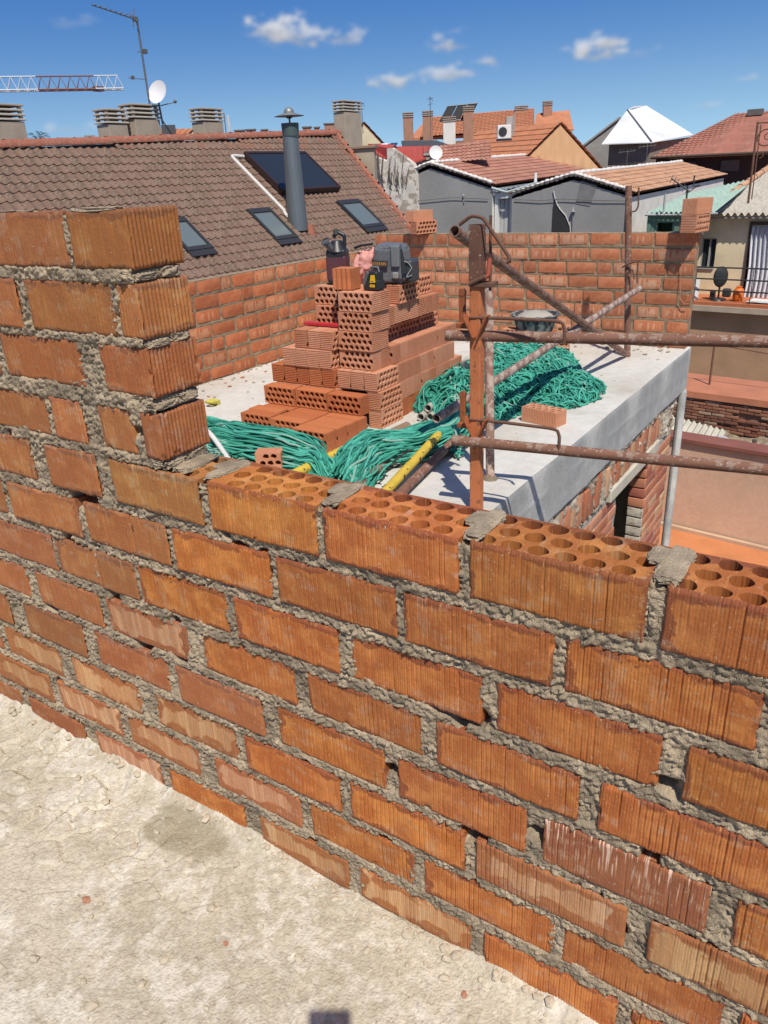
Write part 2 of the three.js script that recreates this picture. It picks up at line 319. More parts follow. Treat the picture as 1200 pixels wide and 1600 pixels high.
{
  const pick = rng(4), kinds = { ribbed: () => Math.floor(pick() * 16), smooth: () => 16 + Math.floor(pick() * 12), pale: () => 28 + Math.floor(pick() * 8), drip: () => 36 + Math.floor(pick() * 4) };
  for (let k = -4; k <= 7; k++) rowBricks[k].forEach(([a, b], i) => {
    const x = (a + b) / 2, holes = k === 0 && b > -1.0, end = k < 0 && b === END;
    const left = smooth(-0.75, -1.25, x), low = k >= 5;
    let kind = pick() < left ? 'smooth' : 'ribbed', p = pick();
    if (low && p < 0.16) kind = 'pale';
    const paleAt = { 3: [-1.22], 5: [-1.71, -1.42, -1.12, -0.30, -0.02], 6: [-1.80, -1.52, -0.957], 7: [-1.39, -0.84, -0.567] };
    if ((paleAt[k] ?? []).some((q) => Math.abs(q - x) < 0.06)) kind = 'pale';
    if (k === 4 && x > -0.4 && x < -0.1) kind = 'drip';
    const t = 0.84 + 0.26 * pick(), tone = [t * (0.98 + 0.06 * pick()), t * (0.93 + 0.14 * pick()), t * (0.9 + 0.2 * pick())];
    if (k === 0) tone[1] *= 1.06;
    part('brick', wallBrick(a - 0.0032, b + (end ? 0 : 0.0032), rowLow[k] - (k === 7 ? 0 : 0.0018), rowTop[k] + (k === 0 && holes || k === -4 ? 0 : 0.0018), 100 + (k + 4) * 31 + i, { rib: kind === 'smooth' ? 0.3 + 0.3 * pick() : 0.75 + 0.45 * pick(), cell: kinds[kind](), tone, holes, end }), brickFace, wall);
  });
  // mortar: one lumpy face following every joint, with the filling behind it
  const bricksAt = (y) => { for (let k = -4; k <= 7; k++) { if (y <= rowTop[k] && y >= rowLow[k]) return [rowBricks[k], rowLow[k], rowTop[k]]; } return null; };
  const inside = (x, y) => { const q = bricksAt(y); if (!q) return 0; for (const [a, b] of q[0]) if (x > a && x < b) return Math.min(x - a, b - x, y - q[1], q[2] - y); return 0; };
  const step = 0.0026;
  const sheet = (xa, xb, ya, yb) => {
    const nx = Math.round((xb - xa) / step), ny = Math.round((yb - ya) / step), pos = [], uv = [], idx = [], id = new Int32Array((nx + 1) * (ny + 1)).fill(-1), ins = new Float32Array(id.length);
    for (let j = 0; j <= ny; j++) for (let i = 0; i <= nx; i++) ins[j * (nx + 1) + i] = inside(xa + i * step, ya + j * step);
    const vert = (i, j) => {
      const o = j * (nx + 1) + i; if (id[o] >= 0) return id[o];
      const x = xa + i * step, y = ya + j * step, head = bricksAt(y) ? 1 : 0;
      const big = fbm(x * 34, y * 34, 41, 3), mid = fbm(x * 110, y * 130, 43, 3), fine = vn(x * 330, y * 330, 45);
      const crumb = vn(x * 190, y * 230, 49);
      let z = -0.0022 - 0.0025 * head + 0.0085 * (big - 0.45) + 0.006 * (mid - 0.5) + 0.007 * (crumb - 0.5) * vn(x * 60, y * 60, 48) * 2 + 0.004 * (fine - 0.5);
      const gap = fbm(x * 16, y * 16, 47, 2); if (gap > 0.75) z -= 0.04 * smooth(0.75, 0.82, gap);      // missed places
      z -= Math.max(0, ins[o] - 0.008 * smooth(0.52, 0.72, fbm(x * 28, y * 28, 46, 3)) - 0.0012 + 0.002 * mid) * 3.4;
      id[o] = pos.length / 3; pos.push(x + 0.003 * (mid - 0.5), y + 0.004 * (big - 0.5), Math.min(z, 0.007)); uv.push(x, y); return id[o];
    };
    for (let j = 0; j < ny; j++) for (let i = 0; i < nx; i++) {
      const o = j * (nx + 1) + i; if (Math.min(ins[o], ins[o + 1], ins[o + nx + 1], ins[o + nx + 2]) > (ya + j * step > rowLow[0] && ya < 0.5 ? 0.0035 : 0.009)) continue;
      const a = vert(i, j), b = vert(i + 1, j), c = vert(i + 1, j + 1), d = vert(i, j + 1); idx.push(a, b, c, a, c, d);
    }
    const g = new THREE.BufferGeometry(); g.setAttribute('position', new THREE.Float32BufferAttribute(pos, 3)); g.setAttribute('uv', new THREE.Float32BufferAttribute(uv, 2)); g.setIndex(idx); g.computeVertexNormals(); return g;
  };
  const list = [sheet(-2.7, 0.6, 0.0, 0.86), sheet(-2.7, END - 0.004, 0.86, 1.312)];
  list.push(bx(-2.7, 0.0, -0.104, 0.6, 0.775, -0.045, 0), bx(-2.7, 0.775, -0.104, -1.08, 1.3, -0.045, 0));
  // bed joints round the free end of the high part, and the lumps between the bricks of the top course
  const lump = (cx, cy, cz, sx, sy, sz, seed, nz = 10) => { const g = new THREE.SphereGeometry(1, 56, 40), p = g.attributes.position; for (let i = 0; i < p.count; i++) { const x = p.getX(i), y = p.getY(i), z = p.getZ(i), sq = (q) => Math.sign(q) * Math.pow(Math.abs(q), 0.55), k = 0.70 + 0.44 * fbm(x * 2.4 + 5, y * 2.4 + z * 1.9 + 5, seed, 4) + 0.24 * (fbm(x * 9 + y * 8 + 5, z * 9 - y * 7 + 5, seed + 1, 4) - 0.42); p.setXYZ(i, cx + sq(x) * sx * k, cy + sq(y) * sy * k, cz + sq(z) * sz * k); } g.computeVertexNormals(); return boxUV(g); };
  for (let k = -4; k < 0; k++) list.push(lump(-1.089, (rowLow[k] + rowTop[k + 1]) / 2, -0.056, 0.019, 0.0122, 0.060, 50 + k), lump(-1.085, (rowLow[k] + rowTop[k + 1]) / 2 - 0.003, -0.03, 0.022, 0.008, 0.03, 150 + k), lump(-1.086, (rowLow[k] + rowTop[k + 1]) / 2, -0.085, 0.022, 0.011, 0.026, 250 + k));
  const top = rowBricks[0].filter(([, b]) => b > -1.0);
  for (let i = 0; i + 1 < top.length; i++) { const m = (top[i][1] + top[i + 1][0]) / 2, hw = (top[i + 1][0] - top[i][1]) / 2; list.push(lump(m, 0.823, -0.058, hw + 0.004, 0.047, 0.055, 60 + i), lump(m + 0.004, 0.866, -0.066, hw + 0.005, 0.0052, 0.053, 70 + i), lump(m - 0.008, 0.868, -0.08, hw + 0.012, 0.003, 0.026, 75 + i)); }
  list.push(lump(0.0, 0.872, -0.04, 0.016, 0.010, 0.014, 88), lump(-1.155, 1.319, -0.02, 0.07, 0.004, 0.018, 89), lump(-1.45, 1.318, -0.02, 0.12, 0.004, 0.016, 90), lump(-1.225, 1.268, -0.05, 0.012, 0.045, 0.05, 91), lump(-1.05, 0.869, -0.06, 0.02, 0.007, 0.05, 92));
  part('mortar', list, mortar, wall);
}

// ---------------------------------------------------------------- deck in front of the wall and the slab behind it
const dustColor = colorTex(2048, 1024, (u, v) => {
  const x = u * 3.4, y = v * 1.7, n = fbm(x * 3, y * 3, 51, 5), f = fbm(x * 22, y * 22, 53, 4), g = vn(x * 210, y * 210, 55), g2 = vn(x * 90, y * 90, 56);
  let c = mix3([0.405, 0.36, 0.272], [0.50, 0.447, 0.35], smooth(0.3, 0.68, n * 0.5 + f * 0.5));
  c = mix3(c, [0.60, 0.56, 0.475], smooth(0.46, 0.66, 0.55 * fbm(x * 11 + 4, y * 11, 57, 6) + 0.45 * fbm(x * 60, y * 60, 58, 4)) * 0.75);
  c = mul3(c, 0.86 + 0.28 * g); if (g2 > 0.9) c = mul3(c, 1.12); if (g < 0.06) c = mul3(c, 0.72);
  const d = Math.hypot(x - (3.0 - 1.13), (y - 0.1) * 1.9) + 0.09 * (fbm(x * 14, y * 14, 59, 3) - 0.5);                // damp spill by the wall
  if (d < 0.13) c = mix3(c, [0.235, 0.195, 0.12], smooth(0.13, 0.1, d) * 0.6);
  return c;
}, false);
const dustBump = grayTex(1024, 1024, (u, v) => 0.5 * fbm(u * 40, v * 40, 61, 5, 40) + 0.3 * vn(u * 220, v * 220, 63, 220) + 0.2 * fbm(u * 6, v * 6, 65, 3, 6));
const dust = std({ map: dustColor, bumpMap: (() => { const t = dustBump.clone(); t.repeat.set(5, 2.5); t.needsUpdate = true; return t; })(), bumpScale: 0.005, roughness: 0.98 });
{
  const cellPt = (i, j) => [i + hash(i, j, 71), j + hash(i, j, 72)];
  const worley = (x, y) => { let a = 9, b = 9, id = 0; const ix = Math.floor(x), iy = Math.floor(y); for (let j = -1; j <= 1; j++) for (let i = -1; i <= 1; i++) { const [px, py] = cellPt(ix + i, iy + j), d = Math.hypot(px - x, py - y); if (d < a) { b = a; a = d; id = hash(ix + i, iy + j, 73); } else if (d < b) b = d; } return [a, b, id]; };
  const hgt = (x, z) => {
    let y = 0.007 * (fbm(x * 4, z * 4, 81, 4) - 0.5) + 0.0032 * (fbm(x * 18, z * 18, 83, 4) - 0.5) + 0.0026 * (fbm(x * 62, z * 62, 84, 3) - 0.5) + 0.003 * (vn(x * 130, z * 130, 85) - 0.5) * smooth(0.3, 0.7, fbm(x * 13, z * 13, 86, 3));
    const near = smooth(0.5, 0.05, z + 0.12 * (fbm(x * 7, z * 7, 87, 3) - 0.5) - 0.25 * smooth(-1.0, -1.7, x)), m = near * smooth(0.42, 0.62, fbm(x * 5 + 3, z * 5, 89, 3) + 0.13 * smooth(-0.9, -1.5, x)) * (0.06 + 0.8 * smooth(-0.8, -1.4, x));
    const wx = x + 0.03 * fbm(x * 20, z * 20, 91, 2), wz = z + 0.03 * fbm(x * 20 + 7, z * 20, 92, 2), [a, b, id] = worley(wx * 13, wz * 13);
    const edge = smooth(0, 0.09, b - a), crack = m * smooth(0.56, 0.68, fbm(x * 6 + 1, z * 6 + 8, 96, 3)) * (1 - smooth(0, 0.07, b - a));
    y -= 0.007 * crack;
    y += m * (0.010 * id * edge + 0.002 * edge + 0.004 * id * (wx * 13 - Math.floor(wx * 13) - 0.5) * edge);
    const [c, d2, id2] = worley(wx * 34 + 9, wz * 34); y += m * 0.0015 * id2 * smooth(0, 0.2, d2 - c);
    y += 0.026 * Math.exp(-Math.max(0, z) / (0.022 + 0.03 * fbm(x * 9, 5, 97, 3))) * (0.5 + fbm(x * 16, z * 16, 93, 3)) * smooth(0.15, 0.6, fbm(x * 3, 2, 94, 2) + 0.25 * smooth(-0.8, -1.5, x)); // mortar droppings against the wall
    return y;
  };
  const X0 = -3.0, X1 = 0.4, Z0 = -0.03, Z1 = 1.67, nx = 820, nz = 400, ez = (b) => Math.pow(b, 1.25);
  const g = grid(nx, nz, (a, b) => { const x = lerp(X0, X1, a), z = lerp(Z1, Z0, b); return [x, hgt(x, z), z]; }, (a, b) => [a, 1 - b]);
  structure('floor', [g, bx(-3.6, -0.32, -0.12, 0.9, -0.012, 3.2, 0)], dust);
  // loose crumbs and flakes of mortar on the deck
  const rr = rng(77), bits = [], flakes = [];
  for (let i = 0; i < 1700; i++) {
    const x = lerp(-2.1, 0.1, rr()), z = 0.012 + Math.pow(rr(), 3.4) * 0.95, s = 0.001 + Math.pow(rr(), 8) * 0.0095, q = new THREE.IcosahedronGeometry(s, 0), p = q.attributes.position;
    const sx = 0.7 + rr() * 0.8, sy = 0.45 + rr() * 0.4, o = rr() * 6;
    for (let k = 0; k < p.count; k++) { const jx = 1 + 0.5 * (hash(Math.round(p.getX(k) * 1e6), Math.round(p.getY(k) * 1e6), i) - 0.5); p.setXYZ(k, p.getX(k) * sx * jx, p.getY(k) * sy * jx, p.getZ(k) * jx); }
    q.computeVertexNormals(); bits.push(boxUV(put(q, x, hgt(x, z) + s * sy * 0.55, z, o), 1));
  }
  const crumbs = part('mortar_crumbs', bits, std({ map: rep(colorTex(128, 128, (u, v) => { const n = 0.7 + 0.6 * fbm(u * 6, v * 6, 95, 4, 6); return [0.47 * n, 0.41 * n, 0.31 * n]; }), 0.1), roughness: 1 }));
  crumbs.userData = { label: 'dry crumbs of mortar strewn over the dusty concrete floor', category: 'rubble', kind: 'stuff' };
}
const slabTop = std({ map: rep(colorTex(1024, 1024, (u, v) => {
  const n = fbm(u * 5, v * 5, 101, 6, 5), f = fbm(u * 60, v * 60, 103, 3, 60), st = smooth(0.6, 0.72, fbm(u * 9, v * 9, 107, 5, 9));
  let c = mix3([0.50, 0.475, 0.42], [0.585, 0.57, 0.525], smooth(0.3, 0.65, n)); c = mix3(c, [0.40, 0.37, 0.31], st * 0.35); return mul3(c, 0.9 + 0.2 * f);
}), 2.3), bumpMap: rep(grain, 0.6), bumpScale: 0.004, roughness: 0.95 });
const slabSide = std({ map: rep(colorTex(1024, 1024, (u, v) => {
  const n = fbm(u * 4, v * 6, 111, 6, 2), st = smooth(0.52, 0.66, fbm(u * 10, v * 2.0, 113, 5, 2)); const bl = smooth(0.5, 0.7, fbm(u * 22, v * 22, 114, 4, 2)); let c = mix3([0.36, 0.37, 0.36], [0.55, 0.55, 0.525], smooth(0.28, 0.66, n)); c = mix3(c, [0.68, 0.68, 0.65], st * 0.45); c = mul3(c, 1 - 0.1 * bl); return mul3(c, 0.93 + 0.14 * vn(u * 200, v * 200, 115, 200));
}), 1.6), bumpMap: rep(grain, 0.5), bumpScale: 0.003, roughness: 0.92 });
{
  // the cast slab: uneven surface and slightly wavy edge
  const E = -1.312, zA = -5.53, zB = -0.121, wave = (z) => 0.012 * (fbm(z * 1.7, 3, 121, 3) - 0.5);
  const top = grid(150, 240, (a, b) => { const z = lerp(zB, zA, b), xe = E + wave(z), x = lerp(-4.33, xe, a); return [x, -0.004 * smooth(0.985, 1, a) + 0.006 * (fbm(x * 2.2, z * 2.2, 123, 4) - 0.5) * (1 - smooth(0.97, 1, a)), z]; }, (a, b, p) => [p[0], p[2]]);
  structure('roof_slab', top, slabTop);
  const side = [grid(24, 460, (a, b) => { const z = lerp(zB, zA, b), y = -0.004 - a * 0.33, e = E + wave(z); return [e + 0.003 * (fbm(z * 9, y * 9, 125, 3) - 0.5) + 0.0035 * Math.exp(-(((a - 0.47) / 0.025) ** 2)) * smooth(0.35, 0.55, fbm(z * 3, 4, 129, 2)) + 0.003 * Math.exp(-(((mod(z, 1.25) - 0.6) / 0.012) ** 2)) - (a === 0 ? 0.002 : 0), y + (a > 0.95 ? 0.012 * (fbm(z * 6, 1, 127, 3) - 0.5) : 0), z]; }, (a, b, p) => [p[2], p[1]]), bx(-4.33, -0.33, zA, E - 0.012, -0.03, zB, 0)];
  structure('slab_edge', side, slabSide);
}
{ // grit, brick chips and mortar droppings on the slab along the foot of both low walls and round the stack
  const r = rng(131), grit = [], chips = [];
  for (let i = 0; i < 520; i++) {
    const q = r(), x = q < 0.4 ? lerp(-4.15, -1.4, r()) : q < 0.75 ? -4.2 + Math.pow(r(), 2) * 0.5 : lerp(-3.9, -1.5, r()), z = q < 0.4 ? -5.4 + Math.pow(r(), 2) * 0.45 : q < 0.75 ? lerp(-5.3, -2.4, r()) : lerp(-5.2, -1.7, r());
    const s = 0.003 + Math.pow(r(), 4) * 0.018, g = new THREE.IcosahedronGeometry(s, 0); g.scale(0.7 + r(), 0.5, 0.7 + r()); put(g, x, s * 0.35, z, r() * 6, 0.3 * r()); (r() < 0.3 ? chips : grit).push(boxUV(g));
  }
  const a = part('mortar_grit', grit, plain(0.40, 0.36, 0.28, {}, 0.2)); a.userData = { label: 'grey grit and mortar droppings scattered over the pale slab', category: 'rubble', kind: 'stuff' };
  const b = part('brick_chips', chips, plain(0.42, 0.17, 0.09, {}, 0.2)); b.userData = { label: 'small orange brick chips scattered over the pale slab', category: 'rubble', kind: 'stuff' };
  const c = [[-1.18, 0.30, 0.009], [-1.27, 0.45, 0.008], [-0.42, 0.07, 0.006], [-0.86, 0.22, 0.005]].map(([x, z, s2], i) => { const g = new THREE.DodecahedronGeometry(s2, 0); g.scale(1.3, 0.5, 1); return boxUV(put(g, x, s2 * 0.4, z, i)); });
  const d = part('brick_chips', c, plain(0.50, 0.24, 0.15, {}, 0.2)); d.userData = { label: 'a few reddish brick chips on the dusty floor before the wall', category: 'rubble', kind: 'stuff' };
}

// ---------------------------------------------------------------- the two finished low walls behind, each brick of its own
const farBrickTex = [0, 1, 2, 3].map((k) => colorTex(256, 128, (u, v) => {
  const X = u * 240, Y = v * 100, s = 300 + k * 19, n = fbm(X / 45, Y / 40, s, 4), f = fbm(X / 4, Y / 30, s + 1, 3);
  let c = mix3([0.46, 0.155, 0.07], [0.53, 0.205, 0.10], smooth(0.3, 0.7, n)); c = mul3(c, 0.85 + 0.3 * f);
  const e = Math.min(X, 240 - X, Y, 100 - Y) - 14 - (n - 0.45) * 60, bar = smooth(0.45, 0.6, fbm(X / 20, 0.5, s + 3, 2));
  if (k % 2) c = mix3(c, mul3([0.60, 0.34, 0.215], 0.9 + 0.2 * f), smooth(0, 7, e) * bar * 0.8);
  if (k === 3) c = mix3(c, [0.57, 0.36, 0.24], 0.4 * smooth(0.42, 0.6, n));
  c = mix3(c, [0.30, 0.20, 0.125], 0.5 * (1 - smooth(0, 5, Math.min(X, 240 - X, Y, 100 - Y) - 9 * n)));
  return mul3(c, 0.94 + 0.12 * vn(X / 2, Y / 3, s + 5));
}, false));
const farBump = grayTex(256, 128, (u, v) => 0.5 + 0.28 * Math.cos(u * 28 * 2 * Math.PI) * smooth(0.3, 0.6, fbm(u * 9, v * 4, 7, 3)) + 0.3 * (fbm(u * 60, v * 30, 8, 3) - 0.5), false);
const farBrickMats = farBrickTex.flatMap((t) => [[1, 1, 1], [0.86, 0.83, 0.8], [1.08, 1.04, 1.0]].map((c) => std({ map: t, bumpMap: farBump, bumpScale: 0.003, color: rgb(...c), roughness: 0.88 })));
function simpleBrick(w, h, d, seed) {                        // 240 mm brick with uneven rounded arrises; front towards +z, base at y = 0, starts at x = 0
  const g = new RoundedBoxGeometry(w, h, d, 2, 0.004), p = g.attributes.position, uv = g.attributes.uv;
  for (let i = 0; i < p.count; i++) {
    const x = p.getX(i), y = p.getY(i), z = p.getZ(i);
    uv.setXY(i, Math.abs(x) > w / 2 - 0.001 ? 0.5 + z / 0.24 : 0.5 + x / (w * 1.02), 0.5 + (Math.abs(y) > h / 2 - 0.001 ? z / 0.12 : y / (h * 1.02)));
    p.setXYZ(i, x + 0.006 * (vn(y * 40 + 3, z * 20 + 3, seed + (x > 0 ? 1 : 2)) - 0.5) + w / 2, y + 0.007 * (vn(x * 18 + 9, z * 20 + 3, seed + (y > 0 ? 3 : 4)) - 0.5) + h / 2, z - d / 2);
  }
  g.computeVertexNormals(); return toCreasedNormals(g, 0.45);
}
const rearMortar = std({ map: rep(colorTex(512, 512, (u, v) => { const n = 0.6 + 0.7 * fbm(u * 14, v * 14, 331, 5, 14); return [0.325 * n, 0.248 * n, 0.16 * n]; }), 0.5), bumpMap: rep(grain, 0.25), bumpScale: 0.006, roughness: 0.97 });
function mortarFace(len, h, seed, rows, pitch) {             // lumpy mortar just behind the brick faces, squeezed out along the beds
  return grid(Math.round(len / 0.022), Math.round(h / 0.011), (a, b) => { const x = a * len, y = b * h, bed = Math.abs(((y / pitch) % 1) - 0.98 + (y / pitch % 1 < 0.4 ? 1 : 0)); return [x + 0.004 * fbm(x * 30, y * 30, seed, 2), y, -0.0085 + 0.012 * (fbm(x * 24, y * 40, seed + 1, 3) - 0.46) + 0.006 * smooth(0.2, 0, bed)]; }, (a, b, p) => [p[0], p[1]]);
}
function courseWall(parent, len, rows, pitch, seed, mats = farBrickMats) {
  const r = rng(seed), geos = [1, 2, 3, 4, 5].map((k) => simpleBrick(0.237, 0.087, 0.114, seed + k * 9)), halves = [0.114, 0.16, 0.085].map((w, k) => simpleBrick(w, 0.087, 0.114, seed + 60 + k * 7));
  for (let k = 0; k < rows; k++) {
    let x = k % 2 ? 0 : 0.002, first = k % 2 === 1, wob = 0.006 * (r() - 0.5);
    while (x < len - 0.03) {
      let w = 0.237, g = geos[Math.floor(r() * 5)];
      const cut = first ? 0 : r() < 0.14 ? Math.floor(r() * 3) : -1;
      if (cut >= 0) { w = [0.114, 0.16, 0.085][cut]; g = halves[cut]; } first = false;
      if (len - x < w + 0.09) { const left = len - x; w = left; g = simpleBrick(left, 0.087, 0.114, seed + k * 13 + 5); }
      const m = part('brick', g, mats[Math.floor(r() * mats.length)], parent);
      m.position.set(x, k * pitch + 0.004 + wob + 0.004 * (r() - 0.5), 0.005 * (r() - 0.5)); m.rotation.set(0.02 * (r() - 0.5), 0.02 * (r() - 0.5), 0.012 * (r() - 0.5));
      x += w + 0.012 + r() * 0.016;
    }
  }
  part('mortar', [mortarFace(len, rows * pitch - 0.012, seed + 3, rows, pitch), bx(0, 0, -0.1, len, rows * pitch - 0.014, -0.02, 0), mortarTop(len, rows * pitch - 0.014, seed)], rearMortar, parent);
}
function mortarTop(len, y, seed) { return grid(Math.round(len / 0.03), 6, (a, b) => [a * len, y + 0.005 * fbm(a * len * 30, b * 4, seed + 8, 3) - (b === 0 || b === 1 ? 0.02 : 0), -0.006 - 0.1 * b], (a, b, p) => [p[0], p[2]]); }
const farWall = thing('brick_wall', 'low wall of salmon bricks at the far end of the slab, two loose bricks stacked on each end', 'wall', [-4.22, 0, -5.42]);
courseWall(farWall, 2.885, 8, 0.1095, 501);
{ // the near face of the free end shows one more brick end per course: bricks run the full thickness, so the end is the bricks' own
}
const sideWall = thing('brick_wall', 'low brick wall along the left of the slab, in front of the brown tiled roof', 'wall', [-4.22, 0, -0.35], Math.PI / 2);
courseWall(sideWall, 5.07, 7, 0.1065, 601, farBrickMats.map((m) => { const c = m.clone(); c.color.multiply(rgb(0.98, 0.84, 0.7)); return c; }));
sideWall.position.z = -0.35;

// ---------------------------------------------------------------- the building below the slab: old wall with lintel, doorway and corner post
{
  const P = thing('brick_building', 'old brick house wall with an open doorway below the edge of the concrete slab', 'building', [-1.345, -6.5, -5.4]);
  const inP = (g) => { g.translate(1.345, 6.5, 5.4); return g; };
  const oldBrick = [[0.50, 0.20, 0.11], [0.38, 0.125, 0.08], [0.55, 0.25, 0.145], [0.58, 0.34, 0.19], [0.44, 0.16, 0.08]].map((c) => plain(...c, { map: rep(colorTex(128, 128, (u, v) => { const n = 0.68 + 0.55 * fbm(u * 5, v * 5, 341 + c[0] * 100, 5, 5); return [n, n, n]; }), 0.3) }));
  const render = std({ map: rep(colorTex(512, 512, (u, v) => { const n = 0.72 + 0.5 * fbm(u * 7, v * 7, 351, 6, 7); return [0.50 * n, 0.45 * n, 0.37 * n]; }), 0.8), bumpMap: rep(grain, 0.18), bumpScale: 0.01, roughness: 0.97 });
  const lime = std({ map: rep(colorTex(512, 512, (u, v) => { const n = 0.7 + 0.5 * fbm(u * 9, v * 9, 361, 6, 9), w = smooth(0.35, 0.6, fbm(u * 12, v * 12, 363, 4, 12)); return mix3([0.50 * n, 0.39 * n, 0.28 * n], [0.74 * n, 0.67 * n, 0.55 * n], w); }), 0.45), bumpMap: rep(grain, 0.16), bumpScale: 0.012, roughness: 0.97 });
  // wall core with the doorway left open (z -3.93 to -4.68)
  const X0 = -1.46, X1 = -1.372;
  part('wall', [bx(X0, -6.5, -3.93, X1, -0.335, -0.2, 0), bx(X0, -6.5, -5.36, X1, -0.335, -4.70, 0), bx(X0, -0.56, -4.70, X1, -0.335, -3.93, 0), bx(-4.33, -6.5, -5.5, -1.46, -0.34, -5.36, 0), bx(-4.33, -6.5, -0.3, -1.46, -0.34, -0.2, 0), bx(-4.33, -6.5, -5.36, -4.25, -0.34, -0.3, 0)].map(inP), render, P);
  part('room_floor', [inP(bx(-4.25, -3.0, -5.36, -1.46, -2.9, -0.3, 0))], render, P);
  part('lintel', [inP(bx(-1.462, -0.668, -4.86, -1.318, -0.575, -3.70, 0.012))], plain(0.60, 0.55, 0.45, {}, 0.4), P);
  part('corner_post', [inP(tube([-1.312, -6.5, -5.41], [-1.312, -0.34, -5.41], 0.034, 16)), inP(bx(-1.35, -6.5, -5.5, -1.30, -0.34, -5.43, 0.004))], slabSide, P);
  const r = rng(88);
  // soldier bricks set on end, with ragged lime mortar, up to the slab
  for (let z = -0.9; z > -5.3; z -= 0.105) {
    if (z < -4.98) break;
    const h = 0.205 + 0.03 * (r() - 0.5), w = 0.062 + 0.02 * r(), low = z > -3.8 ? -0.60 : -0.57;
    const g = simpleBrick(w, h, 0.09, Math.floor(r() * 999)); put(g, 0, 0, 0, Math.PI / 2, 0.10 * (r() - 0.5), 0.16 * (r() - 0.5)); g.translate(-1.335 + 0.012 * (r() - 0.5), low + 0.02 * (r() - 0.5), z);
    part('brick', boxUV(inP(g)), oldBrick[Math.floor(r() * 5)], P);
  }
  const crust = grid(420, 34, (a, b) => { const z = lerp(-0.3, -5.33, a), y = lerp(-0.335, -0.62, b), n = fbm(z * 17, y * 17, 371, 4), m = fbm(z * 55, y * 55, 373, 3), top = smooth(0.35, 0, b); return [-1.343 + 0.055 * (n - 0.5) + 0.034 * (m - 0.5) + 0.014 * top, y, z]; }, (a, b, p) => [p[2], p[1]]);
  part('lime_mortar', inP(crust), lime, P);
  for (const [za, zb, n] of [[-0.3, -3.93, 150], [-4.70, -5.35, 40]]) part('joint_mortar', inP(grid(n, 60, (a, b) => { const z = lerp(za, zb, a), y = lerp(-0.6, -2.05, b); return [-1.356 + 0.012 * (fbm(z * 20, y * 20, 377, 4) - 0.4), y, z]; }, (a, b, p) => [p[2], p[1]])), render, P);
  // stretcher courses of the wall, and the jamb bricks showing their ends in the doorway
  for (let k = 0; k < 16; k++) {
    const y = -0.675 - (k + 1) * 0.082;
    for (const [za, zb] of [[-0.4, -3.93], [-4.70, -5.33]]) {
      let z = za - (k % 2 ? 0.13 : 0); if (k % 2) { const g = simpleBrick(0.118, 0.07, 0.1, k); put(g, 0, 0, 0, Math.PI / 2); g.translate(-1.346, y, za - 0.0); part('brick', boxUV(inP(g)), oldBrick[Math.floor(r() * 5)], P); }
      while (z > zb + 0.06) { const w = Math.min(0.235, z - zb), g = simpleBrick(w, 0.07, 0.1, Math.floor(r() * 900)); put(g, 0, 0, 0, Math.PI / 2); g.translate(-1.348 + 0.006 * (r() - 0.5), y + 0.004 * (r() - 0.5), z); part('brick', boxUV(inP(g)), oldBrick[Math.floor(r() * 5)], P); z -= w + 0.014; }
    }
    const jamb = simpleBrick(0.118, 0.07, 0.06, k + 40); jamb.translate(-1.472, y, -4.675); part('brick', boxUV(inP(jamb)), k > 4 ? lime : oldBrick[k % 3 === 0 ? 1 : 0], P);
  }
}

// ---------------------------------------------------------------- loose perforated bricks: the stepped stack and the odd ones lying about
function perforated(w, h, d, seed, cols = 6, rows = 3) {      // holes run along z; ribs on the four sides run along z too
  const out = [], rib = (len, n, at) => { for (let i = 0; i < n; i++) { const a = (i + 0.12) / n, b = (i + 0.5) / n, c = (i + 0.62) / n; out.push(at(a * len, 0), at(b * len, 0), at(c * len, 0.0028), at((i + 0.98) / n * len, 0.0028)); } };
  const nw = Math.round(w / 0.0112), nh = Math.round(h / 0.0112);
  rib(w, nw, (s, e) => new THREE.Vector2(s, e)); rib(h, nh, (s, e) => new THREE.Vector2(w - e, s)); rib(w, nw, (s, e) => new THREE.Vector2(w - s, h - e)); rib(h, nh, (s, e) => new THREE.Vector2(e, h - s));
  const S = new THREE.Shape(out); holesPath(S, w, h, 0.0145, rng(seed), cols, rows, 12, 0.16);
  const g = new THREE.ExtrudeGeometry(S, { depth: d, bevelEnabled: false, curveSegments: 4 }); g.translate(-w / 2, 0, -d / 2);
  return boxUV(g, 1);
}
const BW = 0.237, BH = 0.108, BD = 0.087;
const perf = [1, 2, 3].map((k) => perforated(BW, BH, BD, 700 + k));
const clayTex = [0, 1, 2, 3].map((k) => colorTex(256, 256, (u, v) => { const n = fbm(u * 4, v * 4, 401 + k * 9, 5, 4), f = fbm(u * 40, v * 40, 403 + k * 9, 3, 40); return mul3(mix3([0.52, 0.235, 0.13], [0.60, 0.30, 0.185], smooth(0.3, 0.7, n)), 0.86 + 0.28 * f); }));
const clay = [[1, 1, 1], [0.95, 0.86, 0.8], [1.06, 1.06, 1.06], [0.86, 0.74, 0.66]].map((c, k) => std({ map: rep(clayTex[k], 0.31), color: rgb(...c), bumpMap: rep(grain, 0.2), bumpScale: 0.0012, roughness: 0.88 }));
const orangeClay = [[0.86, 0.6, 0.38], [0.8, 0.52, 0.32]].map((c, k) => std({ map: rep(clayTex[k + 1], 0.31), color: rgb(...c), bumpMap: rep(grain, 0.2), bumpScale: 0.0012, roughness: 0.88 }));
const STACK = 'bricks of the stepped stack', STACKLABEL = 'orange perforated brick in the stepped stack on the grey concrete slab';
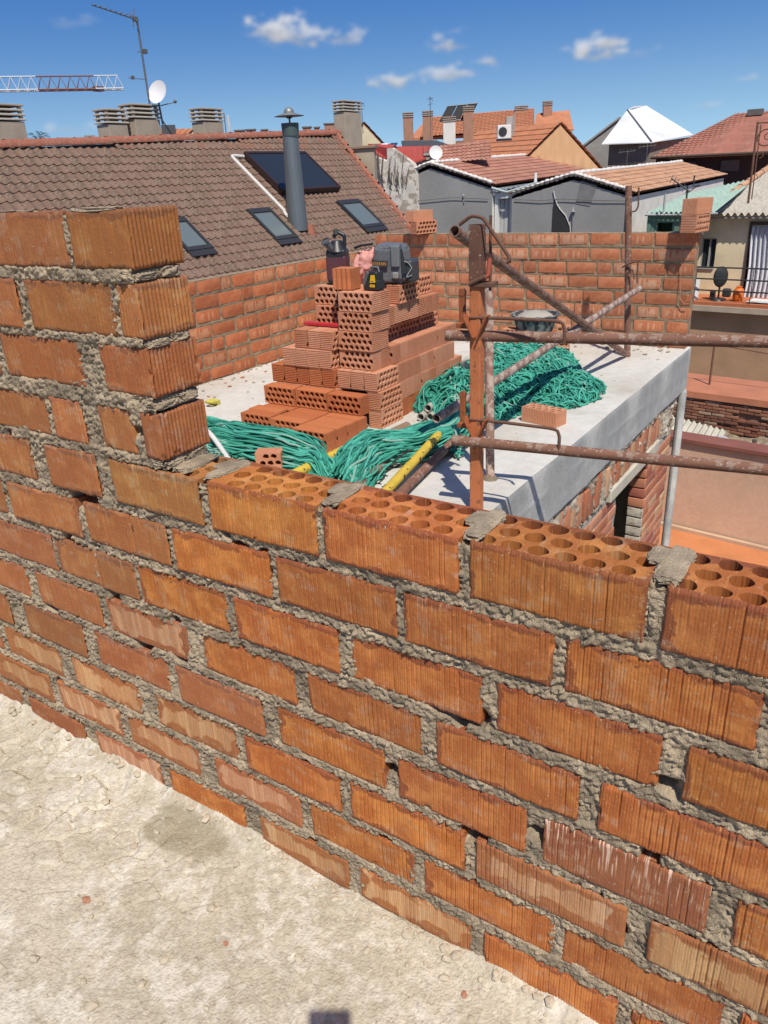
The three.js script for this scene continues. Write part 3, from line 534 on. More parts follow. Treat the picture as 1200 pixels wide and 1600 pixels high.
{
  const r = rng(17), L = 0.1098;
  // orientation: 'z' holes face the viewer, 'x' holes face right, 'y' holes face up; (x, z) is the right front corner of the brick
  const ORD = ['lowest', 'second', 'third', 'fourth', 'fifth', 'sixth', 'topmost'], seen = new Map();
  const lay = (k, x, z, o, mats = clay) => {
    const m = part('loose_brick', perf[Math.floor(r() * 3)], mats[Math.floor(r() * mats.length)]); 
    const zone = z > -2.5 ? 'in the low front step' : z > -2.72 ? 'along the near face' : x > -2.5 ? 'along the right face' : x < -2.8 ? 'along the left side' : 'in the middle', key = `${k}${zone}${o}`, n = (seen.get(key) ?? 0) + 1; seen.set(key, n);
    tag(m, `${o === 'z' ? 'brick' : 'ribbed brick'} ${zone} of the stack, ${ORD[k]} layer, ${n === 1 ? 'nearest' : ['', '', 'second', 'third', 'fourth', 'fifth', 'sixth', 'seventh', 'eighth', 'ninth', 'tenth', 'eleventh', 'twelfth'][n] ?? 'farthest'} of its row`, 'brick', STACK);
    const j = () => (r() - 0.5) * 0.008;
    if (o === 'z') m.position.set(x - BW / 2 + j(), k * L, z - BD / 2 + j()); else m.position.set(x - BD / 2 + j(), k * L, z - BW / 2 + j());
    m.rotation.y = (o === 'x' ? Math.PI / 2 : 0) + (r() - 0.5) * 0.03;
    return m;
  };
  const row = (k, x, z, n, o, dx, dz, mats) => { for (let i = 0; i < n; i++) lay(k, x + i * dx, z + i * dz, o, mats); };
  const DX = -0.244, DZ = -0.0905, SX = -0.0905, SZ = -0.245;
  // layer 0: the low platform in front, right column behind it
  row(0, -2.425, -2.185, 1, 'z', DX, 0, orangeClay); row(0, -2.418, -2.277, 2, 'z', DX, 0, orangeClay); row(0, -2.41, -2.369, 2, 'z', DX, 0, orangeClay); row(0, -2.915, -2.30, 1, 'z', DX, 0, orangeClay); row(0, -2.93, -2.395, 1, 'z', DX, 0, orangeClay);
  row(0, -2.405, -2.462, 3, 'z', DX, 0, orangeClay);
  row(0, -2.385, -2.655, 1, 'x', SX, 0); row(0, -2.41, -2.91, 9, 'z', 0, DZ, orangeClay); row(0, -2.66, -2.56, 1, 'z', DX, 0); row(0, -2.9, -2.56, 1, 'z', DX, 0); row(0, -2.66, -2.66, 1, 'z', 0, DZ); row(0, -2.66, -3.38, 1, 'z', 0, DZ); row(0, -2.905, -2.66, 9, 'z', 0, DZ);
  // layer 1
  row(1, -2.43, -2.53, 3, 'z', DX, 0, orangeClay); row(1, -2.387, -2.655, 1, 'x', SX, 0); row(1, -2.41, -2.905, 9, 'z', 0, DZ); row(1, -2.66, -2.63, 1, 'z', 0, DZ, clay); row(1, -2.66, -3.44, 1, 'z', 0, DZ); row(1, -2.905, -2.63, 10, 'z', 0, DZ);
  // layer 2: end on bricks in front
  row(2, -2.405, -2.655, 3, 'x', SX - 0.004, 0); row(2, -2.692, -2.635, 5, 'x', SX - 0.006, 0, orangeClay); row(2, -2.42, -2.905, 8, 'z', 0, DZ); row(2, -2.665, -2.905, 1, 'z', 0, DZ); row(2, -2.665, -3.54, 1, 'z', 0, DZ); row(2, -2.91, -2.905, 7, 'z', 0, DZ);
  // layer 3
  row(3, -2.452, -2.695, 2, 'z', 0, DZ); row(3, -2.70, -2.63, 4, 'x', SX, 0); row(3, -2.44, -2.895, 9, 'z', 0, DZ); row(3, -2.69, -2.895, 8, 'z', 0, DZ); row(3, -2.94, -2.895, 6, 'z', 0, DZ);
  // layer 4
  row(4, -2.445, -2.69, 2, 'z', 0, DZ); row(4, -2.69, -2.645, 3, 'x', -0.098, 0); row(4, -2.55, -2.91, 3, 'x', 0, SZ); row(4, -2.65, -2.91, 3, 'x', 0, SZ); row(4, -2.76, -2.91, 2, 'x', 0, SZ);
  // layer 5
  row(5, -2.438, -2.695, 2, 'z', 0, DZ); row(5, -2.72, -2.845, 2, 'z', 0, DZ); row(5, -2.47, -2.885, 7, 'z', 0, DZ); row(5, -2.715, -3.03, 5, 'z', 0, DZ);
  // layer 6
  row(6, -2.432, -2.695, 2, 'z', 0, DZ); row(6, -2.735, -2.875, 2, 'z', 0, DZ); row(6, -2.455, -3.01, 1, 'x', 0, SZ); row(6, -2.515, -3.27, 1, 'x', 0, SZ); row(6, -2.56, -2.885, 2, 'x', SX, 0); row(6, -2.55, -3.14, 2, 'x', SX, 0);
}
function looseBrick(label, pos, rot, mat, geo = perf[0], group) { const m = part('loose_brick', geo, mat); tag(m, label, 'brick', group); m.position.set(...pos); m.rotation.set(rot[0], rot[1], rot[2], 'YXZ'); return m; }
// brick with its holes upwards on the slab
looseBrick('single brick lying holes upwards by itself on the pale slab', [-1.605, BD / 2 + 0.002, -3.115], [-Math.PI / 2, -0.22, 0], clay[0]).geometry = perforated(BW, BH, BD, 731, 5, 3);
// pairs on the ends of the far wall
const farTop = 8 * 0.1095 - 0.006;
looseBrick('lower of the two loose bricks stacked on the right end of the far wall', [-1.355, farTop, -5.40], [0, Math.PI / 2 - 0.2, 0], clay[0], perforated(BW, 0.122, 0.113, 741));
looseBrick('upper brick of the pair standing on the right end of the far wall', [-1.30, farTop + 0.125 + 0.054, -5.39], [-Math.PI / 2, Math.PI / 2 - 0.26, 0], clay[2], perforated(BW, 0.113, 0.107, 743));
looseBrick('lower of the two loose bricks stacked on the left end of the far wall', [-3.68, farTop, -5.40], [0, Math.PI / 2 - 0.35, 0], clay[1]);
looseBrick('upper brick of the pair standing on the left end of the far wall', [-3.68, farTop + BH + BD / 2, -5.40], [-Math.PI / 2, Math.PI / 2 - 0.3, 0], clay[2]);
looseBrick('brick standing on end on the slab near the black mortar tub', [-2.13, 0.0, -4.86], [0, 0.35, 0], clay[2], perforated(0.108, 0.237, BD, 733, 3, 6));
looseBrick('pinkish brick lying behind the green net heap beside the mortar tub', [-2.42, 0.12, -4.66], [0, -0.1, 0], clay[2]);
looseBrick('broken brick half buried in the green net just behind the near wall', [-2.49, 0.02, -1.80], [0, 0.55, 0], clay[1], perforated(0.13, 0.108, 0.087, 735, 3, 3));
{ // broken half brick, its split side showing the open halves of the holes as upright flutes
  const S = new THREE.Shape(), n = 4, w = 0.125, d = 0.1; S.moveTo(0, 0);
  for (let i = 0; i < n; i++) { const a = (i / n) * w, b = ((i + 1) / n) * w; S.lineTo(a + 0.004, 0); S.quadraticCurveTo((a + b) / 2, 0.017, b - 0.004, 0.001 * (i % 2)); }
  S.lineTo(w, 0); S.lineTo(w, d); S.lineTo(0, d); S.lineTo(0, 0); holesPath(S, w, d + 0.02, 0.0138, rng(9), 3, 2, 12, 0.16); S.holes = S.holes.filter((h) => h.getPoints().every((p) => p.y > 0.024 && p.y < d - 0.004 && p.x < w - 0.004));
  const g = new THREE.ExtrudeGeometry(S, { depth: 0.115, bevelEnabled: false, curveSegments: 6 }); g.rotateX(-Math.PI / 2); g.translate(-w / 2, 0, d / 2);
  looseBrick('fluted broken half brick on the stack between black can and level case', [-2.665, 0.772, -2.79], [0, 0.12, 0], orangeClay[0], boxUV(g));
}

// ---------------------------------------------------------------- roofs and houses of the town behind
const tileTone = (c, seed) => colorTex(256, 256, (u, v) => { const n = fbm(u * 5, v * 5, seed, 5, 5), f = vn(u * 90, v * 90, seed + 3, 90), li = smooth(0.6, 0.75, fbm(u * 14, v * 14, seed + 5, 4, 14)); return mix3(mul3(c, 0.7 + 0.45 * n + 0.18 * f), [0.30, 0.25, 0.18], li * 0.5); });
const brownTileTex = [tileTone([0.160, 0.099, 0.072], 901), tileTone([0.170, 0.107, 0.078], 911), tileTone([0.148, 0.092, 0.066], 921), tileTone([0.20, 0.098, 0.066], 931)];
const brownTiles = brownTileTex.map((t) => std({ map: rep(t, 0.5), roughness: 0.9 }));
const redTile = std({ map: rep(tileTone([0.30, 0.105, 0.066], 941), 0.6), roughness: 0.9 });
const orangeTile = std({ map: rep(tileTone([0.46, 0.18, 0.09], 951), 1.6), roughness: 0.9 });
const oldTile = std({ map: rep(colorTex(512, 512, (u, v) => { const n = fbm(u * 5, v * 5, 961, 5, 5), b = vn(u * 24, v * 12, 963, 12); return mul3(mix3([0.42, 0.20, 0.12], [0.52, 0.33, 0.20], b), 0.7 + 0.5 * n); }), 3), roughness: 0.92 });
const oldRedTile = std({ map: rep(colorTex(512, 512, (u, v) => { const n = fbm(u * 5, v * 5, 967, 5, 5), b = vn(u * 24, v * 12, 969, 12); return mul3(mix3([0.36, 0.15, 0.105], [0.42, 0.21, 0.15], b), 0.7 + 0.5 * n); }), 3), roughness: 0.92 });
const maroonTile = std({ map: rep(tileTone([0.33, 0.125, 0.085], 971), 1.6), roughness: 0.9 });
const cementGrey = plain(0.335, 0.33, 0.325, { map: rep(mottle, 5) }, 3);
const beige = plain(0.52, 0.42, 0.31, {}, 2.5), chimneyBeige = plain(0.46, 0.385, 0.30, {}, 0.9), whitewash = plain(0.84, 0.82, 0.77, {}, 2), cream = plain(0.86, 0.74, 0.50, {}, 2.2);
const darkSteel = std({ color: rgb(0.05, 0.05, 0.055), roughness: 0.5, metalness: 0.4 }), galv = std({ color: rgb(0.22, 0.25, 0.26), roughness: 0.45, metalness: 0.6, map: rep(streaks, 0.6) });
const whiteMetal = std({ color: rgb(0.72, 0.72, 0.7), roughness: 0.5 }), wire = std({ color: rgb(0.16, 0.165, 0.17), roughness: 0.6, metalness: 0.5 });
const rust = std({ map: rep(colorTex(512, 512, (u, v) => { const n = fbm(u * 8, v * 8, 981, 6, 8), s = vn(u * 60, v * 60, 983, 60); let c = mix3([0.105, 0.052, 0.036], [0.235, 0.115, 0.07], n); if (s > 0.93) c = [0.5, 0.46, 0.4]; return c; }), 0.4), bumpMap: rep(grain, 0.12), bumpScale: 0.0015, roughness: 0.85, metalness: 0.1 });
const glassDark = std({ color: rgb(0.03, 0.04, 0.045), roughness: 0.05 });
const winGlass = new THREE.MeshPhysicalMaterial({ color: rgb(0.13, 0.16, 0.165), roughness: 0.35, metalness: 0, clearcoat: 0.25, clearcoatRoughness: 0.2 });


// a tiled slope as rows of curved tiles: origin o, across direction a, downhill direction d (unit vectors times length)
function tileField(o, a, d, tw, th, { amp = 0.035, lift = 0.03 } = {}) {
  o = V(...o); a = V(...a); d = V(...d); const la = a.length(), ld = d.length(), n = a.clone().cross(d).normalize(); if (n.y < 0) n.negate();
  const cols = Math.round(la / tw), rows = Math.round(ld / th), nx = cols * 6, pos = [], uv = [], idx = [];
  for (let r = 0; r < rows; r++) for (let e = 0; e < 2; e++) {
    for (let i = 0; i <= nx; i++) {
      const s = i / nx, t = (r + e) / rows, w = Math.pow(0.5 + 0.5 * Math.cos((i / 6) * Math.PI * 2), 0.8) * amp + (e ? lift : 0) + 0.006 * vn(i / 6, r, 5);
      const p = o.clone().addScaledVector(a, s).addScaledVector(d, t + (e ? 0.012 : 0)).addScaledVector(n, w); pos.push(p.x, p.y, p.z); uv.push(s * la, t * ld);
    }
  }
  const W = nx + 1;
  for (let r = 0; r < rows; r++) for (let i = 0; i < nx; i++) {
    const q = r * 2 * W + i; idx.push(q, q + W, q + 1, q + 1, q + W, q + W + 1);
    if (r + 1 < rows) { const z = q + W; idx.push(z, z + W, z + 1, z + 1, z + W, z + W + 1); }
  }
  const g = new THREE.BufferGeometry(); g.setAttribute('position', new THREE.Float32BufferAttribute(pos, 3)); g.setAttribute('uv', new THREE.Float32BufferAttribute(uv, 2)); g.setIndex(idx);
  const f = g.toNonIndexed(); f.computeVertexNormals(); return toCreasedNormals(f, 0.9);
}
const clipPlane = (g, keep) => {                             // drops the triangles whose centre fails keep(x, y, z)
  const p = g.attributes.position, u = g.attributes.uv, n = g.attributes.normal, P = [], U = [], N = [];
  for (let i = 0; i < p.count; i += 3) { const x = (p.getX(i) + p.getX(i + 1) + p.getX(i + 2)) / 3, y = (p.getY(i) + p.getY(i + 1) + p.getY(i + 2)) / 3, z = (p.getZ(i) + p.getZ(i + 1) + p.getZ(i + 2)) / 3; if (keep(x, y, z)) for (let k = i; k < i + 3; k++) { P.push(p.getX(k), p.getY(k), p.getZ(k)); U.push(u.getX(k), u.getY(k)); N.push(n.getX(k), n.getY(k), n.getZ(k)); } }
  const o = new THREE.BufferGeometry(); o.setAttribute('position', new THREE.Float32BufferAttribute(P, 3)); o.setAttribute('uv', new THREE.Float32BufferAttribute(U, 2)); o.setAttribute('normal', new THREE.Float32BufferAttribute(N, 3)); return o;
};
const GROUND = -6.5;
structure('ground', [bx(-1500, GROUND - 1, -2500, 1500, GROUND, 400, 0)], plain(0.20, 0.17, 0.13, {}, 30));

// ------------ left building: large brown roof with ridge along z, cut off obliquely at its far end
{
  const RX = -15, RY = 2.618, S = 0.82, roofY = (x) => RY - S * (x - RX), nrm = V(S, 1, 0).normalize();
  const ridgeX = (z) => lerp(-14.50, -15, (z + 8.376) / (-19.56 + 8.376));
  const verge = (x) => lerp(-19.56, -18.385, (x - RX) / (-11.564 - RX));       // z of the far edge at x
  const B = thing('house', 'long house with a brown tiled roof, skylights and a tall grey flue', 'house', [-15, GROUND, -12]);
  const inB = (g) => { g.translate(15, -GROUND, 12); return g; };
  // deck under the tiles, walls
  part('wall', [poly([[-15, RY - 0.06, verge(-15) + 0.12], [-9.4, roofY(-9.4) - 0.06, verge(-9.4) + 0.12], [-9.4, GROUND, verge(-9.4) + 0.12], [-15, GROUND, verge(-15) + 0.12]], 0.2, [0, 0, 1]), bx(-9.6, GROUND, -17.3, -9.4, roofY(-9.4) - 0.1, -3.4, 0), bx(-19, GROUND, -17.3, -18.8, 0.5, -3.4, 0)].map(inB), beige, B);
  const rn = ridgeX(-3.4), yn = roofY(rn) - 0.03;
  const deck = poly([[RX, RY - 0.03, verge(RX)], [rn, yn, -3.4], [-9.2, roofY(-9.2) - 0.03, -3.4], [-9.2, roofY(-9.2) - 0.03, verge(-9.2)]], 0.12), back = poly([[rn, yn, -3.4], [RX, RY - 0.03, verge(RX)], [-19.5, 0.2, verge(RX) + 0.3], [-19.5, 0.2, -3.4]], 0.12);
  const roof = part('roof', [deck, back].map(inB), brownTiles[2], B);
  // tiles: wavy mixed tiles, the rows nearest the walls as single pieces
  const len = 0.29, TW = 0.2, RH = 0.238, slopeL = Math.hypot(1, S), ux = 1 / slopeL, uy = -S / slopeL;
  const tileGeo = (k) => {                                    // local: x across (z world), y up from the slope, z downhill
    const P = [], N = 9, prof = (t) => 0.031 * Math.pow(Math.sin(Math.PI * clamp((t - 0.06) / 0.56)), 0.9) * (t > 0.06 && t < 0.62 ? 1 : 0) - 0.006 * (t > 0.62 ? Math.sin(Math.PI * (t - 0.62) / 0.38) : 0);
    const ring = (z, y) => Array.from({ length: N + 1 }, (_, i) => V((i / N) * TW * 1.02, prof(i / N) + y + 0.002 * vn(i, k, 9), z));
    const up = ring(0, 0.004), lo = ring(len, 0.026), li = ring(len - 0.001, 0.006), tri = [];
    for (let i = 0; i < N; i++) tri.push(up[i], lo[i], up[i + 1], up[i + 1], lo[i], lo[i + 1], lo[i], li[i], lo[i + 1], lo[i + 1], li[i], li[i + 1]);
    const g = new THREE.BufferGeometry().setFromPoints(tri); g.computeVertexNormals(); g.setAttribute('uv', new THREE.BufferAttribute(new Float32Array(tri.length * 2), 2)); return toCreasedNormals(boxUV(g), 0.7);
  };
  const tg = [0, 1, 2].map(tileGeo), r = rng(31), basis = new THREE.Matrix4().makeBasis(V(0, 0, -1), nrm, V(ux, uy, 0)), far = [[], [], [], []], spots = [];
  for (let row = 0; row * RH * ux < 5.6; row++) { const s = row * RH; for (let c = 0; -3.6 - c * TW > -19.6; c++) { const x = RX + s * ux, z = -3.6 - c * TW; if (z - TW < verge(x) - 0.02 || x < ridgeX(z) - 0.02) continue; spots.push([s, x, z, Math.hypot(x, z - 0.86)]); } }
  const visible = (x, z) => x < -11.2 && z < -7.4 - 0.9 * (-11.3 - x) * 0;
  const order = spots.filter(([, x, z]) => visible(x, z)).sort((a, b) => a[3] - b[3]), near = new Set(order.slice(0, 300));
  for (const sp of spots) {
    const [s, x, z] = sp, q = r(), kind = s < 0.5 && q < 0.25 ? 3 : Math.floor(q * 2.99), m = new THREE.Matrix4().makeTranslation(x, roofY(x) + 0.012, z).multiply(basis).multiply(new THREE.Matrix4().makeRotationY(0.02 * (r() - 0.5)));
    const end = z - 2.2 * TW < verge(x), mat = end ? 3 : kind;
    if (near.has(sp)) { const t = part('roof_tile', tg[Math.floor(r() * 3)], brownTiles[mat], roof); t.applyMatrix4(new THREE.Matrix4().makeTranslation(15, -GROUND, 12).multiply(m)); } else { const g = tg[Math.floor(r() * 3)].clone().applyMatrix4(m); far[mat].push(inB(g)); }
  }
  far.forEach((l, i) => { if (!l.length) return; const t = part('roof_tile', l, brownTiles[i], roof); t.userData.kind = 'stuff'; });
  // ridge tiles and the red verge tiles
  for (let i = 0, z = -3.5; z > -19.6; i++, z -= 0.40) { const g = new THREE.CylinderGeometry(0.13, 0.145, 0.43, 10, 1, true, -Math.PI / 2, Math.PI); g.rotateX(-Math.PI / 2); put(g, ridgeX(z), roofY(ridgeX(z)) - 0.02 + 0.006 * (r() - 0.5), z, -0.0447, 0.036); part('ridge_tile', inB(boxUV(g)), redTile, roof); }
  for (let i = 0; i < 15; i++) { const x = -14.9 + i * 0.26, g = new THREE.CylinderGeometry(0.075, 0.09, 0.34, 8, 1, true, -Math.PI / 2, Math.PI); g.rotateX(-Math.PI / 2); const m = new THREE.Matrix4().makeBasis(V(0, 0, -1), nrm, V(ux, uy, 0)); g.applyMatrix4(m); g.translate(x, roofY(x) + 0.03, verge(x) - 0.02); part('verge_tile', inB(boxUV(g)), redTile, roof); }
  const onRoof = (x, z, h = 0) => [x + nrm.x * h, roofY(x) + nrm.y * h, z];
  const slab4 = (x0, x1, z0, z1, h0, h1) => { const P = [onRoof(x0, z0, h1), onRoof(x1, z0, h1), onRoof(x1, z1, h1), onRoof(x0, z1, h1)]; return poly(P, h1 - h0, [-nrm.x, -nrm.y, 0]); };
  // skylights
  for (const [x0, x1, z0, z1] of [[-12.66, -12.02, -10.28, -10.88], [-12.70, -12.0, -12.93, -13.60], [-12.72, -12.0, -16.40, -17.28]]) {
    const w = part('skylight', [slab4(x0 - 0.05, x1 + 0.05, z0 + 0.05, z0 - 0.02, 0, 0.1), slab4(x0 - 0.05, x1 + 0.05, z1 + 0.02, z1 - 0.05, 0, 0.1), slab4(x0 - 0.05, x0 + 0.06, z0 - 0.02, z1 + 0.02, 0, 0.1), slab4(x1 - 0.03, x1 + 0.05, z0 - 0.02, z1 + 0.02, 0, 0.1), slab4(x1 + 0.05, x1 + 0.17, z0 + 0.05, z1 - 0.05, 0.065, 0.085)].map(inB), darkSteel, B);
    part('pane', inB(slab4(x0 + 0.06, x1 - 0.03, z0 - 0.02, z1 + 0.02, 0.05, 0.075)), winGlass, w);
  }
  const sp = thing('solar_panel', 'dark solar water panel lying on the brown roof beside the flue', 'solar panel', [-13.6, roofY(-13.6), -15.7]);
  const inS = (g) => { g.translate(13.6, -roofY(-13.6), 15.7); return g; };
  part('frame', [slab4(-14.19, -13.07, -14.52, -14.57, 0.06, 0.19), slab4(-14.19, -13.07, -16.86, -16.91, 0.06, 0.19), slab4(-14.19, -14.14, -14.57, -16.86, 0.06, 0.19), slab4(-13.12, -13.07, -14.57, -16.86, 0.06, 0.19)].map(inS), std({ color: rgb(0.035, 0.018, 0.016), roughness: 0.5 }), sp);
  part('collector', inS(slab4(-14.14, -13.12, -14.57, -16.86, 0.08, 0.17)), std({ color: rgb(0.022, 0.026, 0.034), roughness: 0.32 }), sp);
  const wp = part('water_pipe', [pipe([[-14.1, 1.98, -14.5], [-14.15, 2.0, -14.16], [-14.05, 1.93, -14.1], [-13.4, 1.40, -14.08], [-12.6, 0.74, -14.07], [-12.55, 0.70, -14.0], [-12.17, 0.40, -13.98]], 0.045, 8, 40)], std({ color: rgb(0.62, 0.6, 0.57), roughness: 0.55, map: rep(streaks, 0.3) })); tag(wp, 'white insulated pipe running down the brown roof from the solar panel to the flue', 'pipe');
  const fl = thing('flue_pipe', 'tall round grey metal flue with a conical cap rising from the brown roof', 'flue', [-12.25, 0.30, -14.093]);
  part('pipe', [put(new THREE.CylinderGeometry(0.175, 0.235, 2.05, 24), 0.01, 1.02, 0)], galv, fl); part('sleeve', [put(new THREE.CylinderGeometry(0.2, 0.185, 0.26, 24), 0.03, 2.14, 0), tube([0.03, 2.2, 0], [0.03, 2.42, 0], 0.02)], std({ color: rgb(0.09, 0.13, 0.13), roughness: 0.6, metalness: 0.3 }), fl);
  part('cap', [put(new THREE.ConeGeometry(0.34, 0.10, 24), 0.03, 2.46, 0), put(new THREE.SphereGeometry(0.12, 12, 8), 0.03, 2.475, 0)], std({ color: rgb(0.24, 0.26, 0.25), roughness: 0.5, metalness: 0.4 }), fl);
  part('clay_collar', [put(new THREE.CylinderGeometry(0.09, 0.16, 0.26, 8), 0.17, -0.02, -0.24), put(new THREE.CylinderGeometry(0.06, 0.1, 0.3, 8), 0.02, -0.12, -0.30, 0, 0.6)], redTile, fl);
  // louvred chimneys along the ridge
  const chim = (label, x, z0, z1, y0, y1, depth, turn = 0) => {
    const w = Math.abs(z0 - z1), t = thing('chimney', label, 'chimney', [x, y0, (z0 + z1) / 2], turn, 'louvred chimneys on the brown roof'), H = y1 - y0, cap = 0.30;
    part('stack', [bx(-depth / 2, 0, -w / 2 + 0.03, depth / 2, H - cap, w / 2 - 0.03, 0.01)], chimneyBeige, t);
    part('flue_core', [bx(-0.03, H - cap, -w / 2 + 0.12, 0.03, H - 0.02, w / 2 - 0.12, 0)], chimneyBeige, t);
    for (let i = 0; i < 4; i++) { const y = H - cap + 0.02 + i * 0.083; part('louvre', [bx(-depth / 2 - 0.02, y, -w / 2 - 0.01, depth / 2 + 0.02, y + 0.035, w / 2 + 0.01, 0.008)], i === 3 ? chimneyBeige : plain(0.6, 0.55, 0.47), t); for (const [sx, sz] of [[-1, -1], [-1, 1], [1, -1], [1, 1]]) if (i < 3) part('spacer', [bx(sx * (depth / 2 - 0.05) - 0.03, y + 0.035, sz * (w / 2 - 0.06) - 0.03, sx * (depth / 2 - 0.05) + 0.03, y + 0.083, sz * (w / 2 - 0.06) + 0.03, 0)], chimneyBeige, t); }
  };
  chim('louvred beige chimney at the far left edge of the picture on the brown roof ridge', -15.3, -8.5, -9.35, 1.5, 2.98, 0.6);
  chim('shorter left chimney of the joined pair below the satellite dish', -15.35, -11.42, -12.0, 1.7, 3.0, 0.4);
  chim('taller right chimney of the joined pair below the satellite dish', -15.3, -12.1, -12.9, 1.7, 3.12, 0.45);
  chim('louvred chimney standing alone between the satellite dish and the grey flue', -15.3, -14.25, -15.0, 1.7, 3.12, 0.4);
  chim('large louvred chimney at the far right end of the brown roof ridge', -15.0, -19.8, -20.75, 1.0, 3.5, 0.4);
  // parapet wall at the far end
  const pw = thing('parapet_wall', 'beige rendered wall end with a flat coping beside the large right chimney of the brown roof', 'wall', [-13.6, GROUND, -18.9]);
  { const a = V(-14.80, 0, -19.25), b = V(-13.66, 0, -19.62), d = b.clone().sub(a), L = d.length(), ry = Math.atan2(-d.z, d.x); const m = (g) => { put(g, a.x + 13.6, -GROUND, a.z + 18.9, ry); return g; };
    part('wall', [m(bx(0, GROUND, -0.25, L, 2.16, 0, 0.01))], plain(0.46, 0.385, 0.29, {}, 2), pw); part('coping', [m(bx(-0.12, 2.16, -0.32, L + 0.06, 2.235, 0.07, 0.01))], plain(0.33, 0.23, 0.16), pw); }
  // aerial mast and dish
  const an = thing('tv_antenna', 'tall slanted-looking aerial mast with a long rod antenna above the chimneys', 'antenna', [-15.1, 2.2, -12.66]);
  part('mast', [tube([0, 0, 0], [0, 2.62, 0], 0.022, 8)], wire, an);
  part('boom', [tube([0, 2.56, -0.05], [0, 2.70, 1.15], 0.012, 6)], wire, an);
  for (let i = 0; i < 9; i++) { const t = 0.12 + i * 0.125; part('antenna_rod', [tube([-0.12 + i * 0.008, 2.575 + t * 0.12, -0.05 + t], [0.12 - i * 0.008, 2.575 + t * 0.12, -0.05 + t], 0.006, 5), put(new THREE.SphereGeometry(0.022, 6, 5), 0, 2.575 + t * 0.12, -0.05 + t)], wire, an); }
  part('reflector', [tube([-0.02, 2.42, 0.12], [-0.02, 2.78, 0.02], 0.01, 5), tube([0.14, 2.5, 0.1], [-0.14, 2.7, 0.08], 0.01, 5), put(new THREE.BoxGeometry(0.06, 0.09, 0.08), 0, 2.57, 0.06)], wire, an);
  part('amplifier', [bx(-0.04, 1.93, -0.14, 0.04, 2.02, -0.06, 0.005), tube([0, 1.95, 0.12], [0, 1.96, -0.14], 0.008, 5), bx(-0.03, 1.40, 0.34, 0.03, 1.47, 0.40, 0.004), tube([0, 1.42, 0.5], [0, 1.42, 0], 0.008, 5)], wire, an);
  const di = thing('satellite_dish', 'white satellite dish on a bracket beside the aerial mast', 'satellite dish', [-15.0, 2.3, -12.8]);
  { const g = new THREE.LatheGeometry(Array.from({ length: 9 }, (_, i) => new THREE.Vector2(0.25 * i / 8, 0.05 * (i / 8) ** 2)), 28); g.rotateX(Math.PI / 2 - 0.35); g.rotateY(0.15); g.translate(0.12, 1.045, 0.02); part('dish', g, std({ color: rgb(0.72, 0.72, 0.74), roughness: 0.5, side: THREE.DoubleSide }), di);
    part('bracket', [tube([0, 0, -0.1], [0.02, 0.95, -0.02], 0.022, 8), tube([0.15, 0.78, 0.05], [0.35, 0.85, -0.22], 0.012, 6), tube([0.0, 0.55, -0.04], [0.0, 0.05, -0.42], 0.014, 6), put(new THREE.SphereGeometry(0.04, 8, 6), 0.35, 0.86, -0.22)], wire, di); }
  const m2 = thing('tv_antenna', 'short white-tipped aerial rod right of the lone louvred chimney', 'antenna', [-15.3, 2.2, -15.25]); part('mast', [tube([0, 0, 0], [0, 0.85, 0], 0.012, 6)], wire, m2); part('panel', [bx(-0.02, 0.42, -0.16, 0.02, 0.8, -0.11, 0.004)], whiteMetal, m2);
}

// ------------ gable house: apex, eave left, eave right in the plane of the gable, ridge vector b
function gableHouse(t, L, A, Rr, b, mats, base, { tw = 0.26, th = 0.38, over = 0.12, edge } = {}) {
  const O = t.position.clone(), rel = (p) => [p[0] - O.x, p[1] - O.y, p[2] - O.z], add = (p, q, k = 1) => [p[0] + q[0] * k, p[1] + q[1] * k, p[2] + q[2] * k], by = base - 0;
  const l = rel(L), a = rel(A), r = rel(Rr), lb = add(l, b), ab = add(a, b), rb = add(r, b), dn = (p) => [p[0], by - O.y, p[2]];
  const d = (p) => [p[0], p[1] - 0.09, p[2]];
  part('gable_wall', [poly([d(a), d(l), dn(l), dn(r), d(r)].reverse(), 0.01, [0, 0, -1])], mats.wall, t);
  part('side_wall', [poly([d(r), dn(r), dn(rb), d(rb)].reverse()), poly([d(l), d(lb), dn(lb), dn(l)].reverse()), poly([d(ab), d(rb), dn(rb), dn(lb), d(lb)])], mats.side ?? mats.wall, t);
  const bv = V(...b), bl = bv.length(), ob = bv.clone().multiplyScalar(-over / bl);
  const field = (p, q) => { const dd = V(...q).sub(V(...p)); dd.multiplyScalar(1 + over / dd.length()); const o = V(...p).add(ob); const ac = bv.clone().multiplyScalar(1 + over / bl); return tileField(o.toArray(), ac.toArray(), dd.toArray(), tw, th); };
  part('roof', [field(a, r), poly([d(a), d(r), d(rb), d(ab)], 0.08)], mats.roof, t); part('roof', [field(a, l), poly([d(l), d(a), d(ab), d(lb)], 0.08)], mats.roof, t);
  if (edge) { // lumpy whitewashed verge and ridge
    const rr = rng(Math.floor(Math.abs(L[0] * 100))), run = (p, q, n) => { const list = []; for (let i = 0; i < n; i++) { const f = (i + 0.5) / n, g = new THREE.SphereGeometry(1, 8, 6), s = V(...q).sub(V(...p)).length() / n; g.scale(s * 0.62, 0.07 + 0.03 * rr(), 0.1); const dirv = V(...q).sub(V(...p)).normalize(); g.applyQuaternion(new THREE.Quaternion().setFromUnitVectors(V(1, 0, 0), dirv)); g.translate(lerp(p[0], q[0], f), lerp(p[1], q[1], f) + 0.05, lerp(p[2], q[2], f)); list.push(boxUV(g)); } return list; };
    part('verge', [...run(a, r, 13), ...run(a, l, 13)], edge, t); part('ridge', run(a, ab, 26), edge, t);
  }
}
const limewash = plain(0.74, 0.71, 0.68, {}, 0.6);
